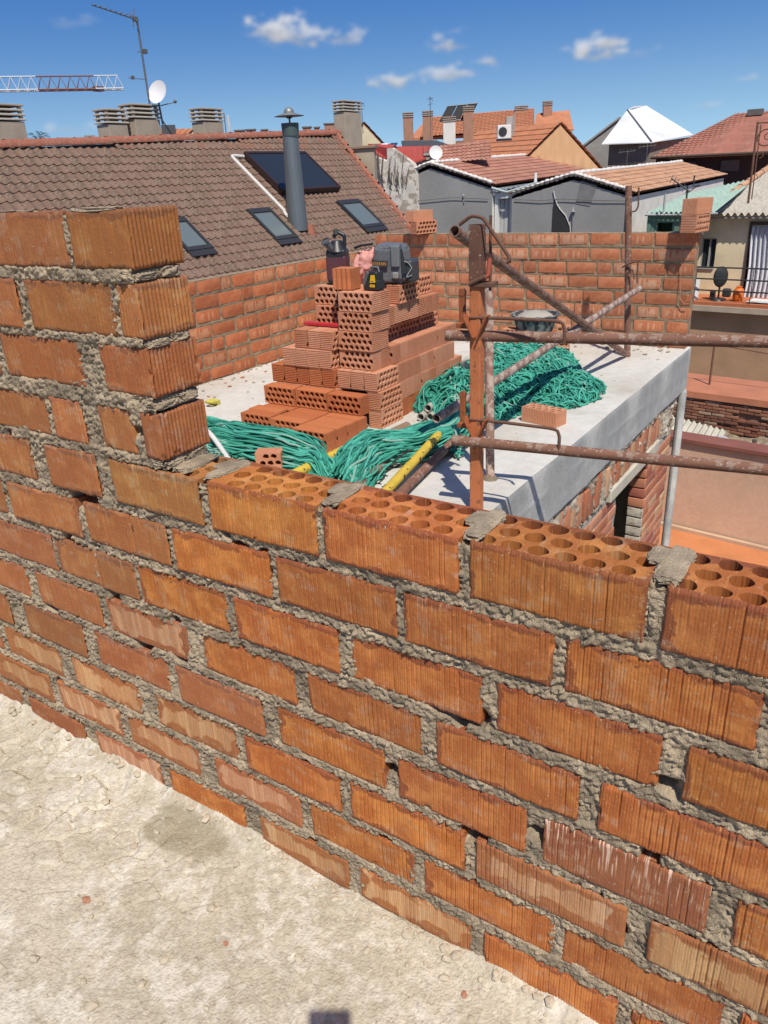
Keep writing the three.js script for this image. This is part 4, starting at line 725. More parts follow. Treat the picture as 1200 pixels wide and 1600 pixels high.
const G1 = thing('house', 'left of the two grey cement gables, with an old red tiled roof', 'house', [-16.6, GROUND, -28]);
gableHouse(G1, [-18.99, 1.054, -28], [-16.593, 1.769, -28], [-13.865, 0.934, -28], [0, 0.26, -10.6], { wall: cementGrey, roof: oldRedTile, side: whitewash }, GROUND, { edge: limewash });
const G2 = thing('house', 'right of the two grey cement gables, with a black torn patch', 'house', [-10.6, GROUND, -28]);
gableHouse(G2, [-13.03, 0.558, -28], [-10.617, 1.127, -28], [-8.492, 0.487, -28], [0, 0.22, -15.6], { wall: cementGrey, roof: oldTile, side: whitewash }, GROUND, { edge: limewash });
{ // torn black patch, stripe and small lamp on the gables
  part('torn_render', [poly([[-11.31, 0.45, -27.97], [-11.36, 0.05, -27.97], [-11.38, -1.2, -27.97], [-10.62, -1.2, -27.97], [-10.66, -0.62, -27.97], [-10.85, -0.25, -27.97], [-11.08, -0.02, -27.97], [-11.2, 0.14, -27.97]].map(([x, y, z]) => [x + 10.6, y - GROUND, z + 28]).reverse(), 0.012, [0, 0, -1])], plain(0.035, 0.035, 0.038, {}, 0.4), G2, 'black torn patch low on the grey gable');
  part('torn_edge', [[-11.36, 0.62, -11.31, 0.42], [-11.31, 0.42, -11.2, 0.14], [-11.2, 0.14, -11.08, -0.02], [-11.08, -0.02, -10.85, -0.25], [-10.85, -0.25, -10.66, -0.62], [-10.66, -0.62, -10.62, -0.9]].map(([a, b, c, d]) => tube([a + 10.6, b - GROUND, 0.04], [c + 10.6, d - GROUND, 0.04], 0.022, 6)), plain(0.6, 0.58, 0.55), G2);
  part('render_patch', [poly([[-10.35, 0.92, -27.985], [-9.75, 0.74, -27.985], [-9.95, 0.05, -27.985], [-10.5, 0.15, -27.985]].map(([x, y, z]) => [x + 10.6, y - GROUND, z + 28]), 0.01, [0, 0, -1])], plain(0.235, 0.23, 0.23, {}, 1), G2, 'darker patch of render on the grey gable');
  part('cable', [pipe([[-2.3, 0.36 - GROUND, 0.05], [-1.2, 0.30 - GROUND, 0.06], [-0.4, 0.33 - GROUND, 0.06], [0.9, 0.25 - GROUND, 0.06], [2.05, 0.2 - GROUND, 0.05]], 0.012, 5, 30), tube([2.02, 0.3 - GROUND, 0.06], [2.05, -2 - GROUND, 0.06], 0.035, 8)], plain(0.16, 0.16, 0.17), G2);
  part('cable', [pipe([[-2.0, 0.5 - GROUND, 0.05], [-0.6, 0.42 - GROUND, 0.06], [1.0, 0.5 - GROUND, 0.06], [2.6, 0.4 - GROUND, 0.05]], 0.012, 5, 30)], plain(0.16, 0.16, 0.17), G1);
  part('wall_lamp', [put(new THREE.ConeGeometry(0.09, 0.2, 8), -10.56 + 10.6, -0.02 - GROUND, 0.08), tube([0.04, -0.12 - GROUND, 0.06], [0.04, -1.3 - GROUND, 0.06], 0.015, 6)], plain(0.3, 0.3, 0.31), G2);
  part('wall_mark', [put(new THREE.SphereGeometry(0.05, 8, 6), 1.5, 0.55 - GROUND, 0.02), tube([1.5, 0.55 - GROUND, 0.03], [1.53, 0.28 - GROUND, 0.03], 0.02, 6)], plain(0.35, 0.35, 0.36), G1);
  const lt = thing('lean_to', 'narrow white lean-to with corrugated pale roof and shutters between the two grey gables', 'shed', [-13.4, GROUND, -28.2]);
  part('wall', [bx(-0.42, 0, -0.3, -0.28, 7.0, 0.06, 0.01), bx(0.25, 0, -0.3, 0.37, 7.05, 0.06, 0.01), bx(-0.42, 6.9, -0.3, 0.4, 7.1, 0.07, 0.01)], whiteMetal, lt);
  for (let i = 0; i < 3; i++) part('shutter', [bx(-0.26 + i * 0.17, 0.1, -0.2, -0.11 + i * 0.17, 6.88, -0.12, 0.01)], plain(0.55, 0.55, 0.55), lt);
  const cs = grid(24, 8, (a, b) => [lerp(-0.42, 1.5, a), lerp(7.28, 7.14 + 0.3 * a, b) + 0.02 * Math.sin(a * 60), lerp(-6, 0.2, b)], (a, b) => [a * 2, b * 6]); part('roof', [cs, pipe([[-0.46, 7.3, 0.24], [0.2, 7.13, 0.26], [1.4, 7.42, 0.22]], 0.05, 6, 20)], plain(0.50, 0.58, 0.58, { side: THREE.DoubleSide }), lt);
  part('vent_pipe', [tube([1.05, 7.3, -0.4], [1.05, 7.75, -0.4], 0.06, 8)], whiteMetal, lt);
}

// ------------ right: terrace house with corrugated roof
{
  const TURN = -0.1203, T = thing('terrace_house', 'cream house with a corrugated roof, curtained door and orange terrace at the right edge', 'house', [-5.6, GROUND, -26.19], TURN), Y = (y) => y - GROUND;
  part('wall', [bx(-1.5, Y(-9), -0.2, 0.0, Y(-0.18), 0, 0), bx(0.0, Y(-0.89), -0.2, 0.47, Y(-0.18), 0, 0), bx(0.0, 0, -0.2, 0.47, Y(-1.79), 0, 0), bx(0.47, 0, -0.2, 1.45, Y(-0.18), 0, 0), bx(1.45, Y(-0.55), -0.2, 3.0, Y(-0.18), 0, 0), bx(3.0, 0, -0.2, 6, Y(-0.18), 0, 0), bx(5.8, 0, -6, 6, Y(-0.2), -0.2, 0), bx(-1.5, 0, -6, 6, Y(-0.3), -5.8, 0), bx(-1.5, 0, -5.8, -1.3, Y(-0.3), -0.2, 0)], cream, T);
  const w = part('window', [bx(0.0, Y(-1.84), -0.1, 0.47, Y(-1.785), 0.05, 0.01), bx(0.0, Y(-1.79), -0.14, 0.035, Y(-0.89), -0.06, 0), bx(0.435, Y(-1.79), -0.14, 0.47, Y(-0.89), -0.06, 0), bx(0.03, Y(-0.93), -0.14, 0.44, Y(-0.89), -0.06, 0), bx(0.24, Y(-1.79), -0.13, 0.28, Y(-0.92), -0.05, 0)], plain(0.42, 0.40, 0.38), T);
  part('pane', [bx(0.03, Y(-1.79), -0.17, 0.44, Y(-0.92), -0.12, 0)], glassDark, w);
  part('room', [bx(1.45, Y(-2.7), -1.6, 3.0, Y(-0.55), -1.5, 0), bx(1.35, Y(-2.7), -1.5, 1.45, Y(-0.55), -0.2, 0), bx(3.0, Y(-2.7), -1.5, 3.1, Y(-0.55), -0.2, 0), bx(1.35, Y(-0.55), -1.6, 3.1, Y(-0.45), -0.2, 0)], plain(0.4, 0.36, 0.3), T); part('door_frame', [bx(1.40, Y(-2.7), -0.1, 1.47, Y(-0.5), 0.05, 0.005), bx(1.40, Y(-0.5), -0.1, 3.0, Y(-0.40), 0.06, 0.005)], plain(0.10, 0.07, 0.06), T);
  const cur = grid(90, 24, (a, b) => [1.52 + a * 1.3 + 0.03 * Math.sin(b * 5), Y(lerp(-2.62, -0.55, b)), 0.10 + 0.055 * Math.sin(a * 62 + b * 1.2) - 0.05 * b]);
  part('curtain', cur, std({ map: colorTex(512, 64, (u) => { const k = mod(u * 19, 1); const s = k < 0.2 ? [0.16, 0.19, 0.24] : k < 0.32 ? [0.66, 0.67, 0.7] : k < 0.42 ? [0.3, 0.34, 0.4] : [0.74, 0.74, 0.76]; return s; }), side: THREE.DoubleSide, roughness: 0.95 }), T);
  // corrugated roof: eave towards the viewer, oblique left edge with half round tiles
  const eL = [0.16, -0.19, 0.35], eR = [6.2, -0.2, 0.35], rL = [0.92, 1.24, -4.6], rR = [6.8, 1.15, -4.6];
  const corr = grid(460, 20, (a, b) => { const p = [0, 1, 2].map((k) => lerp(lerp(eL[k], eR[k], a), lerp(rL[k], rR[k], a), b)); const st = Math.floor(b * 3) * 0.0; return [p[0], Y(p[1] + 0.05 * Math.sin(a * 6.04 * 2 * Math.PI / 0.2) + 0.02 * (1 - mod(b * 3, 1)) + st), p[2]]; }, (a, b) => [a * 6, b * 5.2]);
  part('roof', [corr], std({ map: rep(colorTex(512, 512, (u, v) => { const n = fbm(u * 8, v * 8, 1001, 6, 8), l = smooth(0.5, 0.62, fbm(u * 30, v * 30, 1003, 4, 30)); return mul3(mix3([0.40, 0.37, 0.315], [0.50, 0.47, 0.41], n), 1 - 0.18 * l); }), 1.4), bumpMap: rep(grain, 0.3), bumpScale: 0.004, side: THREE.DoubleSide, roughness: 0.95 }), T);
  part('fascia', [bx(0.2, Y(-0.30), 0.22, 6.1, Y(-0.245), 0.3, 0.005)], plain(0.4, 0.37, 0.33), T);
  for (let i = 0; i < 11; i++) { const f = (i + 0.5) / 11, g = new THREE.CylinderGeometry(0.1, 0.12, 0.5, 8, 1, true, -Math.PI / 2, Math.PI); g.rotateX(-Math.PI / 2); put(g, lerp(eL[0], rL[0], f) - 0.1, Y(lerp(eL[1], rL[1], f) + 0.05), lerp(eL[2], rL[2], f), -0.15, 0.28); part('verge_tile', boxUV(g), oldTile, T); }
  // terrace
  part('terrace_floor', [bx(-0.6, Y(-2.72), 0.0, 6, Y(-2.62), 1.52, 0)], plain(0.52, 0.17, 0.075, {}, 0.8), T); part('terrace_slab', [bx(-0.62, Y(-2.90), 0.0, 6, Y(-2.722), 1.56, 0.01)], plain(0.50, 0.40, 0.31), T); part('terrace_wall', [bx(-0.6, 0, 0.05, 6, Y(-2.902), 1.30, 0)], plain(0.50, 0.30, 0.18, {}, 2), T);
  const rl = part('railing', [-1.60, -1.94, -2.275].map((y) => tube([-0.6, Y(y), 1.47], [6, Y(y), 1.47], 0.024, 6)), darkSteel, T); for (let i = 0; i < 5; i++) part('post', tube([0.45 + i * 1.65, Y(-2.62), 1.47], [0.45 + i * 1.65, Y(-1.585), 1.47], 0.014, 6), darkSteel, rl);
  const on = (x, y, z) => { const v = V(x, y, z).applyAxisAngle(V(0, 1, 0), TURN); return [-5.6 + v.x, GROUND + v.y, -26.19 + v.z]; };
  const fan = thing('pedestal_fan', 'black round fan on a stand on the orange terrace', 'fan', on(1.05, Y(-2.62), 1.05));
  part('fan_head', [put(new THREE.SphereGeometry(0.27, 20, 14).scale(0.82, 1.15, 0.28), 0, 0.70, 0, 0.5)], std({ color: rgb(0.022, 0.024, 0.026), roughness: 0.6 }), fan);
  part('stand', [tube([0, 0, -0.03], [0, 0.6, -0.03], 0.03, 8), put(new THREE.CylinderGeometry(0.2, 0.24, 0.06, 16), 0, 0.03, 0), bx(-0.25, 0.05, -0.12, -0.1, 0.28, 0.05, 0.02), bx(0.1, 0.1, -0.1, 0.35, 0.36, 0.04, 0.05)], darkSteel, fan);
  const gb = thing('gas_bottle', 'orange gas bottle standing on the terrace right of the black fan', 'gas bottle', on(1.62, Y(-2.62), 1.0)), bottle = std({ color: rgb(0.68, 0.16, 0.02), roughness: 0.45 });
  part('body', new THREE.LatheGeometry([[0, 0.02], [0.13, 0.02], [0.155, 0.06], [0.155, 0.17], [0.162, 0.19], [0.155, 0.21], [0.155, 0.31], [0.12, 0.37], [0.05, 0.4], [0, 0.4]].map(([x, y]) => new THREE.Vector2(x, y)), 24), bottle, gb); part('collar', [put(new THREE.TorusGeometry(0.075, 0.014, 8, 20), 0, 0.42, 0, 0, Math.PI / 2), tube([0, 0.39, 0], [0, 0.47, 0], 0.022, 8)], bottle, gb); part('foot_ring', put(new THREE.CylinderGeometry(0.13, 0.13, 0.04, 20), 0, 0.02, 0), bottle, gb);
  const wp = part('board', [put(bx(-0.07, 0, -0.02, 0.07, 0.62, 0.02, 0.004), ...on(0.42, Y(-2.62), 1.2), 0.2, -0.1)], whiteMetal); tag(wp, 'white board standing upright left of the black fan', 'board');
  const bk = part('crate', [put(bx(-0.14, 0, -0.1, 0.14, 0.5, 0.1, 0.01), ...on(0.12, Y(-2.62), 1.1))], plain(0.2, 0.08, 0.06)); tag(bk, 'dark red crate at the left end of the orange terrace', 'crate');
  const sh = part('sheet', [grid(30, 12, (a, b) => { const p = on(lerp(1.95, 3.6, a), Y(-2.60) + 0.03 * fbm(a * 7, b * 4, 5, 3), lerp(0.5, 1.3, b) + 0.1 * fbm(a * 5, 3, 7, 2)); return p; })], plain(0.75, 0.75, 0.75, { side: THREE.DoubleSide })); tag(sh, 'white sheet spread on the terrace below the striped curtain', 'sheet');
  // scrolled iron sign arm
  const ir = thing('iron_bracket', 'rusty iron upright with a ring scroll above the corrugated roof', 'bracket', [-3.70, 0.4, -22.0]);
  part('upright', [tube([0, -0.1, 0], [-0.03, 1.78, 0], 0.028, 8), tube([0.07, 0.0, 0], [0.05, 1.72, 0], 0.014, 8), tube([-0.03, 1.76, 0], [0.6, 1.74, 0], 0.018, 8)], rust, ir); part('ring', [put(new THREE.TorusGeometry(0.185, 0.016, 8, 32), 0.2, 1.42, 0), put(new THREE.TorusGeometry(0.07, 0.012, 8, 20), 0.24, 1.44, 0), pipe([[0.06, 1.0, 0], [0.16, 1.1, 0], [0.2, 1.0, 0], [0.12, 0.95, 0]], 0.012, 6)], rust, ir);
}
// green sheet roof and shed
{
  const s = thing('green_shed', 'shed with green walls and pale green sheet roof beside the white house wall', 'shed', [-6.2, GROUND, -24.2]), Y = (y) => y - GROUND;
  const sheet = grid(120, 12, (a, b) => { const lo = [-6.83 + 1.95 * a, 0.0, -24], hi = [-6.83 + 2.1 * a, 0.34 + 0.42 * a, -29 - 0.5 * a], p = [0, 1, 2].map((k) => lerp(lo[k], hi[k], b)); return [p[0] + 6.2, p[1] - GROUND + 0.03 * Math.sin(a * 2 * Math.PI * 14), p[2] + 24.2]; }, (a, b) => [a * 2, b * 5]);
  part('roof', sheet, plain(0.36, 0.50, 0.43, { side: THREE.DoubleSide, map: rep(mottle, 1) }), s);
  part('wall', [bx(-0.60, 0, -4, -0.5, Y(-0.05), 0.12, 0), bx(-0.5, 0, -0.02, -0.3, Y(-0.05), 0.1, 0), bx(0.15, 0, -0.02, 0.35, Y(-0.05), 0.1, 0), bx(-0.3, Y(-0.28), -0.02, 0.15, Y(-0.05), 0.1, 0), bx(-0.5, 0, -1.2, 0.35, Y(-0.05), -1.1, 0), bx(0.3, 0, -1.1, 0.35, Y(-0.05), -0.02, 0)], plain(0.13, 0.23, 0.17, {}, 1), s);
  part('gutter', [pipe([[-0.66, Y(-0.05), 0.2], [0.3, Y(-0.06), 0.22], [1.4, Y(-0.04), 0.2]], 0.03, 6, 10), tube([-0.14, Y(0.06), 0.12], [-0.14, Y(0.52), 0.12], 0.035, 8)], plain(0.45, 0.47, 0.45), s);
  const lat = thing('wire_rack', 'rusty wire lattice leaning on the green shed', 'rack', [-5.75, -0.6, -23.85]); const bars = []; for (let i = 0; i < 7; i++) { bars.push(tube([-0.1 + i * 0.08, 0.58 - i * 0.05, 0], [0.2 + i * 0.08, 0.3 - i * 0.05, 0.02], 0.008, 5), tube([-0.1 + i * 0.1, 0.55 - i * 0.055, 0.01], [0.06 + i * 0.1, 0.62 - i * 0.06, 0.01], 0.007, 5)); } part('bars', bars, plain(0.4, 0.36, 0.33), lat);
  const a = thing('tv_antenna', 'dark aerial with crooked rods in front of the striped tile roof', 'antenna', [-5.57, -0.2, -23.5]); part('mast', tube([0, 0, 0], [-0.03, 0.95, 0], 0.025, 8), darkSteel, a); part('boom', [tube([-0.5, 1.15, 0], [0.05, 0.78, 0.02], 0.02, 6), tube([0, 0.75, 0], [0.28, 0.95, 0], 0.014, 6), tube([0.13, 0.95, 0], [0.13, 1.2, 0], 0.022, 6), tube([0.1, 0.92, 0], [0.32, 0.93, 0], 0.016, 6)], darkSteel, a);
  for (let i = 0; i < 6; i++) part('rod', tube([-0.48 + i * 0.09, 1.24 - i * 0.06, -0.1], [-0.5 + i * 0.09, 1.02 - i * 0.06, 0.1], 0.009, 5), darkSteel, a);
}
// ------------ lower right: platform, ruin wall, corrugated sheets, rendered wall
{
  const TURN = -0.1203, at = (name, label, cat, p) => thing(name, label, cat, p, TURN);
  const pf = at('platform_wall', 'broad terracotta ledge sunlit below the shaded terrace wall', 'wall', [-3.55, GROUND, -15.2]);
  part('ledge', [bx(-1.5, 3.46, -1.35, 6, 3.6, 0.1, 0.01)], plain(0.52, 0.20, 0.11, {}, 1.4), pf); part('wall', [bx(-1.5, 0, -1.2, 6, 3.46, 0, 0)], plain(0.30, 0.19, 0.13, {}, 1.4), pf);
  const oldB = [[0.27, 0.10, 0.06], [0.20, 0.085, 0.055], [0.33, 0.15, 0.09], [0.40, 0.27, 0.18]].map((c) => plain(...c, {}, 0.4)), r = rng(55), bg = [0, 1, 2].map((k) => simpleBrick(0.25, 0.05, 0.08, 800 + k));
  const rows = []; for (let k = 0; k < 9; k++) for (let i = 0; i < 21; i++) { if (r() < 0.06 + 0.10 * smooth(6, 16, i)) continue; const m = part('brick', bg[Math.floor(r() * 3)], oldB[Math.floor(r() * 4 - (i < 10 ? 0.9 : 0) + (i < 10 && r() < 0.3 ? 0 : 0)) & 3], pf); m.position.set(-1.4 + i * 0.265 + (k % 2) * 0.13, 3.40 - (k + 1) * 0.062, 0.07 + 0.02 * r()); m.rotation.y = (r() - 0.5) * 0.06; }
  part('rubble_face', [grid(160, 40, (a, b) => { const x = lerp(-1.5, 5, a), y = lerp(1.9, 3.42, b), n = fbm(x * 6, y * 6, 1101, 4), m = fbm(x * 20, y * 22, 1103, 3); return [x, y, 0.02 + 0.12 * (n - 0.45) + 0.05 * (m - 0.5) + 0.5 * smooth(2.9, 2.2, y) * n]; }, (a, b, p) => [p[0], p[1]])], std({ map: rep(colorTex(512, 512, (u, v) => { const n = fbm(u * 7, v * 9, 1105, 6, 1 * 7), w = smooth(0.5, 0.62, fbm(u * 11, v * 11, 1107, 5, 11)); return mul3(mix3([0.25, 0.15, 0.10], [0.52, 0.46, 0.38], w), 0.6 + 0.8 * n); }), 1.6), bumpMap: rep(grain, 0.3), bumpScale: 0.02 }), pf);
  const po = at('iron_post', 'thin rusty post with a wire rail on the terracotta ledge', 'post', [-2.95, -2.9, -15.7]); part('post', tube([0, 0, 0], [0.0, 0.88, 0], 0.022, 8), rust, po); part('rail', [tube([-0.3, 0.86, 0], [1.6, 0.70, 0.0], 0.012, 6)], rust, po);
  // corrugated sheets and rubble between ledge and rendered wall
  const cs = part('corrugated_sheet', grid(160, 6, (a, b) => { const x = lerp(-3.6, -2.35, a), z = lerp(-13.4, -15.0, b); return [x + 0.5 * b * 0, -3.62 + 0.2 * b + 0.022 * Math.sin(a * 2 * Math.PI * 11) - 0.12 * a, z + 0.25 * a]; }, (a, b) => [a * 1.4, b * 1.6]), plain(0.56, 0.54, 0.46, { side: THREE.DoubleSide })); tag(cs, 'weathered corrugated sheet lying below the old brick ruin wall', 'sheet');
  const dirt = part('ruin_yard', grid(80, 40, (a, b) => { const x = lerp(-4.6, 3, a), z = lerp(-10.2, -15.3, b); return [x, -3.95 + 0.3 * b + 0.3 * (fbm(x * 2, z * 2, 1111, 5) - 0.5), z]; }, (a, b, p) => [p[0], p[2]]), std({ map: rep(mortarColor, 1.1), bumpMap: rep(grain, 0.3), bumpScale: 0.02 })); dirt.userData.kind = 'structure';
  const rr = rng(91), stones = []; for (let i = 0; i < 160; i++) { const g = new THREE.IcosahedronGeometry(0.03 + 0.09 * rr() * rr(), 0); g.scale(1 + rr(), 0.6 + 0.4 * rr(), 1); put(g, lerp(-2.9, -0.6, rr()), -3.72 + 0.1 * rr(), lerp(-12.8, -14.6, rr()), rr() * 6, rr()); stones.push(boxUV(g)); }
  const st = part('rubble', stones, plain(0.48, 0.43, 0.36, {}, 0.5)); st.userData = { label: 'broken stones and plaster heaped at the foot of the ruin wall', category: 'rubble', kind: 'stuff' };
  const tarp = part('plastic_sheet', grid(30, 14, (a, b) => [lerp(-2.62, -2.0, a), -3.5 + 0.16 * fbm(a * 5, b * 5, 1121, 4) + 0.1 * Math.sin(a * 3), lerp(-13.2, -13.7, b)]), plain(0.45, 0.45, 0.52, { side: THREE.DoubleSide })); tag(tarp, 'crumpled greyish plastic sheet beside the corrugated sheet', 'sheet');
  const sp = thing('wooden_post', 'dark upright post leaning against the ruin wall', 'post', [-1.72, -3.9, -13.6]); part('post', tube([0, 0, 0], [0.03, 0.62, 0], 0.04, 8), plain(0.13, 0.11, 0.08), sp);
  const bwl = at('rendered_wall', 'smooth salmon rendered wall with a dark red coping at the lower right', 'wall', [-2.2, GROUND, -9.95]);
  part('wall', [bx(-1.2, 0, -0.2, 6, 4.225, 0, 0)], plain(0.72, 0.47, 0.32, { bumpScale: 0.001 }, 3.5), bwl); part('coping', [bx(-1.2, 4.225, -0.27, 6, 4.29, 0.05, 0.01)], plain(0.26, 0.095, 0.07), bwl);
  const os = at('terracotta_ledge', 'bright orange terracotta ledge at the foot of the salmon wall', 'ledge', [-2.2, GROUND, -9.4]);
  part('ledge', [bx(-1.2, 0, -0.5, 6, 2.9, 0.4, 0.01)], plain(0.62, 0.235, 0.09, {}, 1.2), os); part('trim', [bx(-1.2, 2.9, -0.52, 6, 2.95, -0.45, 0)], plain(0.6, 0.42, 0.28), os);
}
// ------------ farther houses
const peach = plain(0.62, 0.39, 0.21, { map: rep(streaks, 3) }, 3), brickChim = plain(0.44, 0.235, 0.16, {}, 1);
{
  const H = thing('house', 'orange tiled house with a peach coloured gable wall', 'house', [-15.23, GROUND, -38.28]);
  gableHouse(H, [-16.35, 2.09, -37.28], [-15.23, 3.38, -38.28], [-13.49, 1.28, -39.44], [-7.41, 0.19, -5.44], { wall: peach, roof: orangeTile }, GROUND, { tw: 0.24, th: 0.36 });
  part('buttress', [bx(-0.9, 0, 0.45, -0.7, 8.5, 0.75, 0)], peach, H);
  const U = thing('house', 'higher orange tiled roof carrying the tall chimneys and black panels', 'house', [-23, GROUND, -45]), O = [-23, GROUND, -45], q = (p) => [p[0] - O[0], p[1] - O[1], p[2] - O[2]];
  const a = [-27.0, 4.69, -45.9], b = [-22.31, 4.84, -48.31], c = [-19.63, 3.39, -45.12], d = [-25.93, 3.42, -41.89];
  const tf = tileField(q(a), [b[0] - a[0] + 1.2, b[1] - a[1], b[2] - a[2] - 0.6], [d[0] - a[0] + 0.7, d[1] - a[1], d[2] - a[2]], 0.24, 0.36);
  part('roof', [tf, poly([a, b, c, d].map(q).reverse(), 0.15)], orangeTile, U); part('wall', [bx(-2.9, 0, -3, 3.2, 9.6, 2.6, 0)], brickChim, U);
  part('roof', poly([[-20.2, 4.45, -47.2], [-18.4, 4.5, -47.8], [-17.4, 3.4, -46.0], [-19.4, 3.4, -44.9]].map(q), 0.1), orangeTile, U);
  const stack = (label, x0, x1, yb, yt, z, mat, d2 = 0.5) => { const t = thing('chimney', label, 'chimney', [(x0 + x1) / 2, yb, z], 0.5), w = Math.hypot(x1 - x0, 0.25); part('stack', bx(-w / 2, 0, -d2 / 2, w / 2, yt - yb - 0.25, d2 / 2, 0.01), mat, t); for (let i = 0; i < 3; i++) part('louvre', bx(-w / 2 - 0.03, yt - yb - 0.24 + i * 0.09, -d2 / 2 - 0.03, w / 2 + 0.03, yt - yb - 0.195 + i * 0.09, d2 / 2 + 0.03, 0), plain(0.42, 0.33, 0.27), t); part('core', bx(-0.04, yt - yb - 0.25, -d2 / 2 + 0.06, 0.04, yt - yb - 0.06, d2 / 2 - 0.06, 0), mat, t); };
  stack('slim brick chimney, leftmost of the three before the orange roof', -22.57, -22.16, 0.5, 4.3, -35.9, brickChim); stack('slim brick chimney, middle one of the three before the orange roof', -21.72, -21.30, 0.5, 4.32, -36.4, brickChim); stack('brick chimney right of the black roof panels', -19.95, -19.50, 0.5, 4.42, -37.4, brickChim); stack('white chimney with dark louvres in front of the black roof panels', -20.83, -20.27, 0.5, 4.0, -36.9, whitewash, 0.6);
  stack('small chimney on the ridge of the highest orange roof', -19.75, -19.3, 3.2, 5.05, -47.2, brickChim); stack('tiny chimney cap near the top of the highest orange roof', -21.9, -21.2, 4.2, 5.0, -48.0, brickChim);
  const sp = thing('solar_panel', 'three black solar panels tilted on a frame between the chimneys', 'solar panel', [-20.5, 3.8, -37.6]);
  const pan = (u0, u1) => poly([[lerp(-21.25, -19.87, u0), 3.87, lerp(-37.1, -37.85, u0)], [lerp(-21.25, -19.87, u1), 3.86, lerp(-37.1, -37.85, u1)], [lerp(-21.07, -19.65, u1), lerp(4.52, 4.57, u1), lerp(-37.6, -38.3, u1)], [lerp(-21.07, -19.65, u0), lerp(4.52, 4.57, u0), lerp(-37.6, -38.3, u0)]].map(([x, y, z]) => [x + 20.5, y - 3.8, z + 37.6]), 0.06);
  for (let i = 0; i < 3; i++) part('panel', pan(i / 3 + 0.02, (i + 1) / 3 - 0.03), std({ color: rgb(0.012, 0.013, 0.016), roughness: 0.75 }), sp); part('frame', [tube([-0.72, 0.05, 0.45], [0.62, 0.05, -0.25], 0.03, 6), tube([-0.55, 0.72, 0.0], [0.85, 0.78, -0.7], 0.03, 6), tube([-0.65, -0.8, 0.3], [-0.6, 0.5, 0.1], 0.03, 6), tube([0.55, -0.8, -0.4], [0.6, 0.5, -0.5], 0.03, 6)], galv, sp);
  const ac = thing('air_conditioner', 'white air conditioner unit hanging on the orange roof', 'air conditioner', [-17.25, 2.78, -36.3], 0.55); part('case', bx(-0.33, 0, -0.2, 0.33, 0.6, 0.12, 0.03), whiteMetal, ac); part('fan_grille', put(new THREE.CylinderGeometry(0.2, 0.2, 0.03, 24), -0.08, 0.31, 0.13, 0, Math.PI / 2), darkSteel, ac); part('bracket', [bx(-0.36, -0.08, -0.2, 0.36, -0.01, 0.18, 0)], darkSteel, ac); part('pipes', [bx(0.1, 0.6, -0.3, 0.4, 0.95, -0.05, 0.02), tube([0.42, 0.1, -0.1], [0.42, 1.0, -0.1], 0.04, 6), tube([0.5, 0.3, -0.1], [0.5, 1.15, -0.1], 0.03, 6)], plain(0.42, 0.4, 0.38), ac);
}
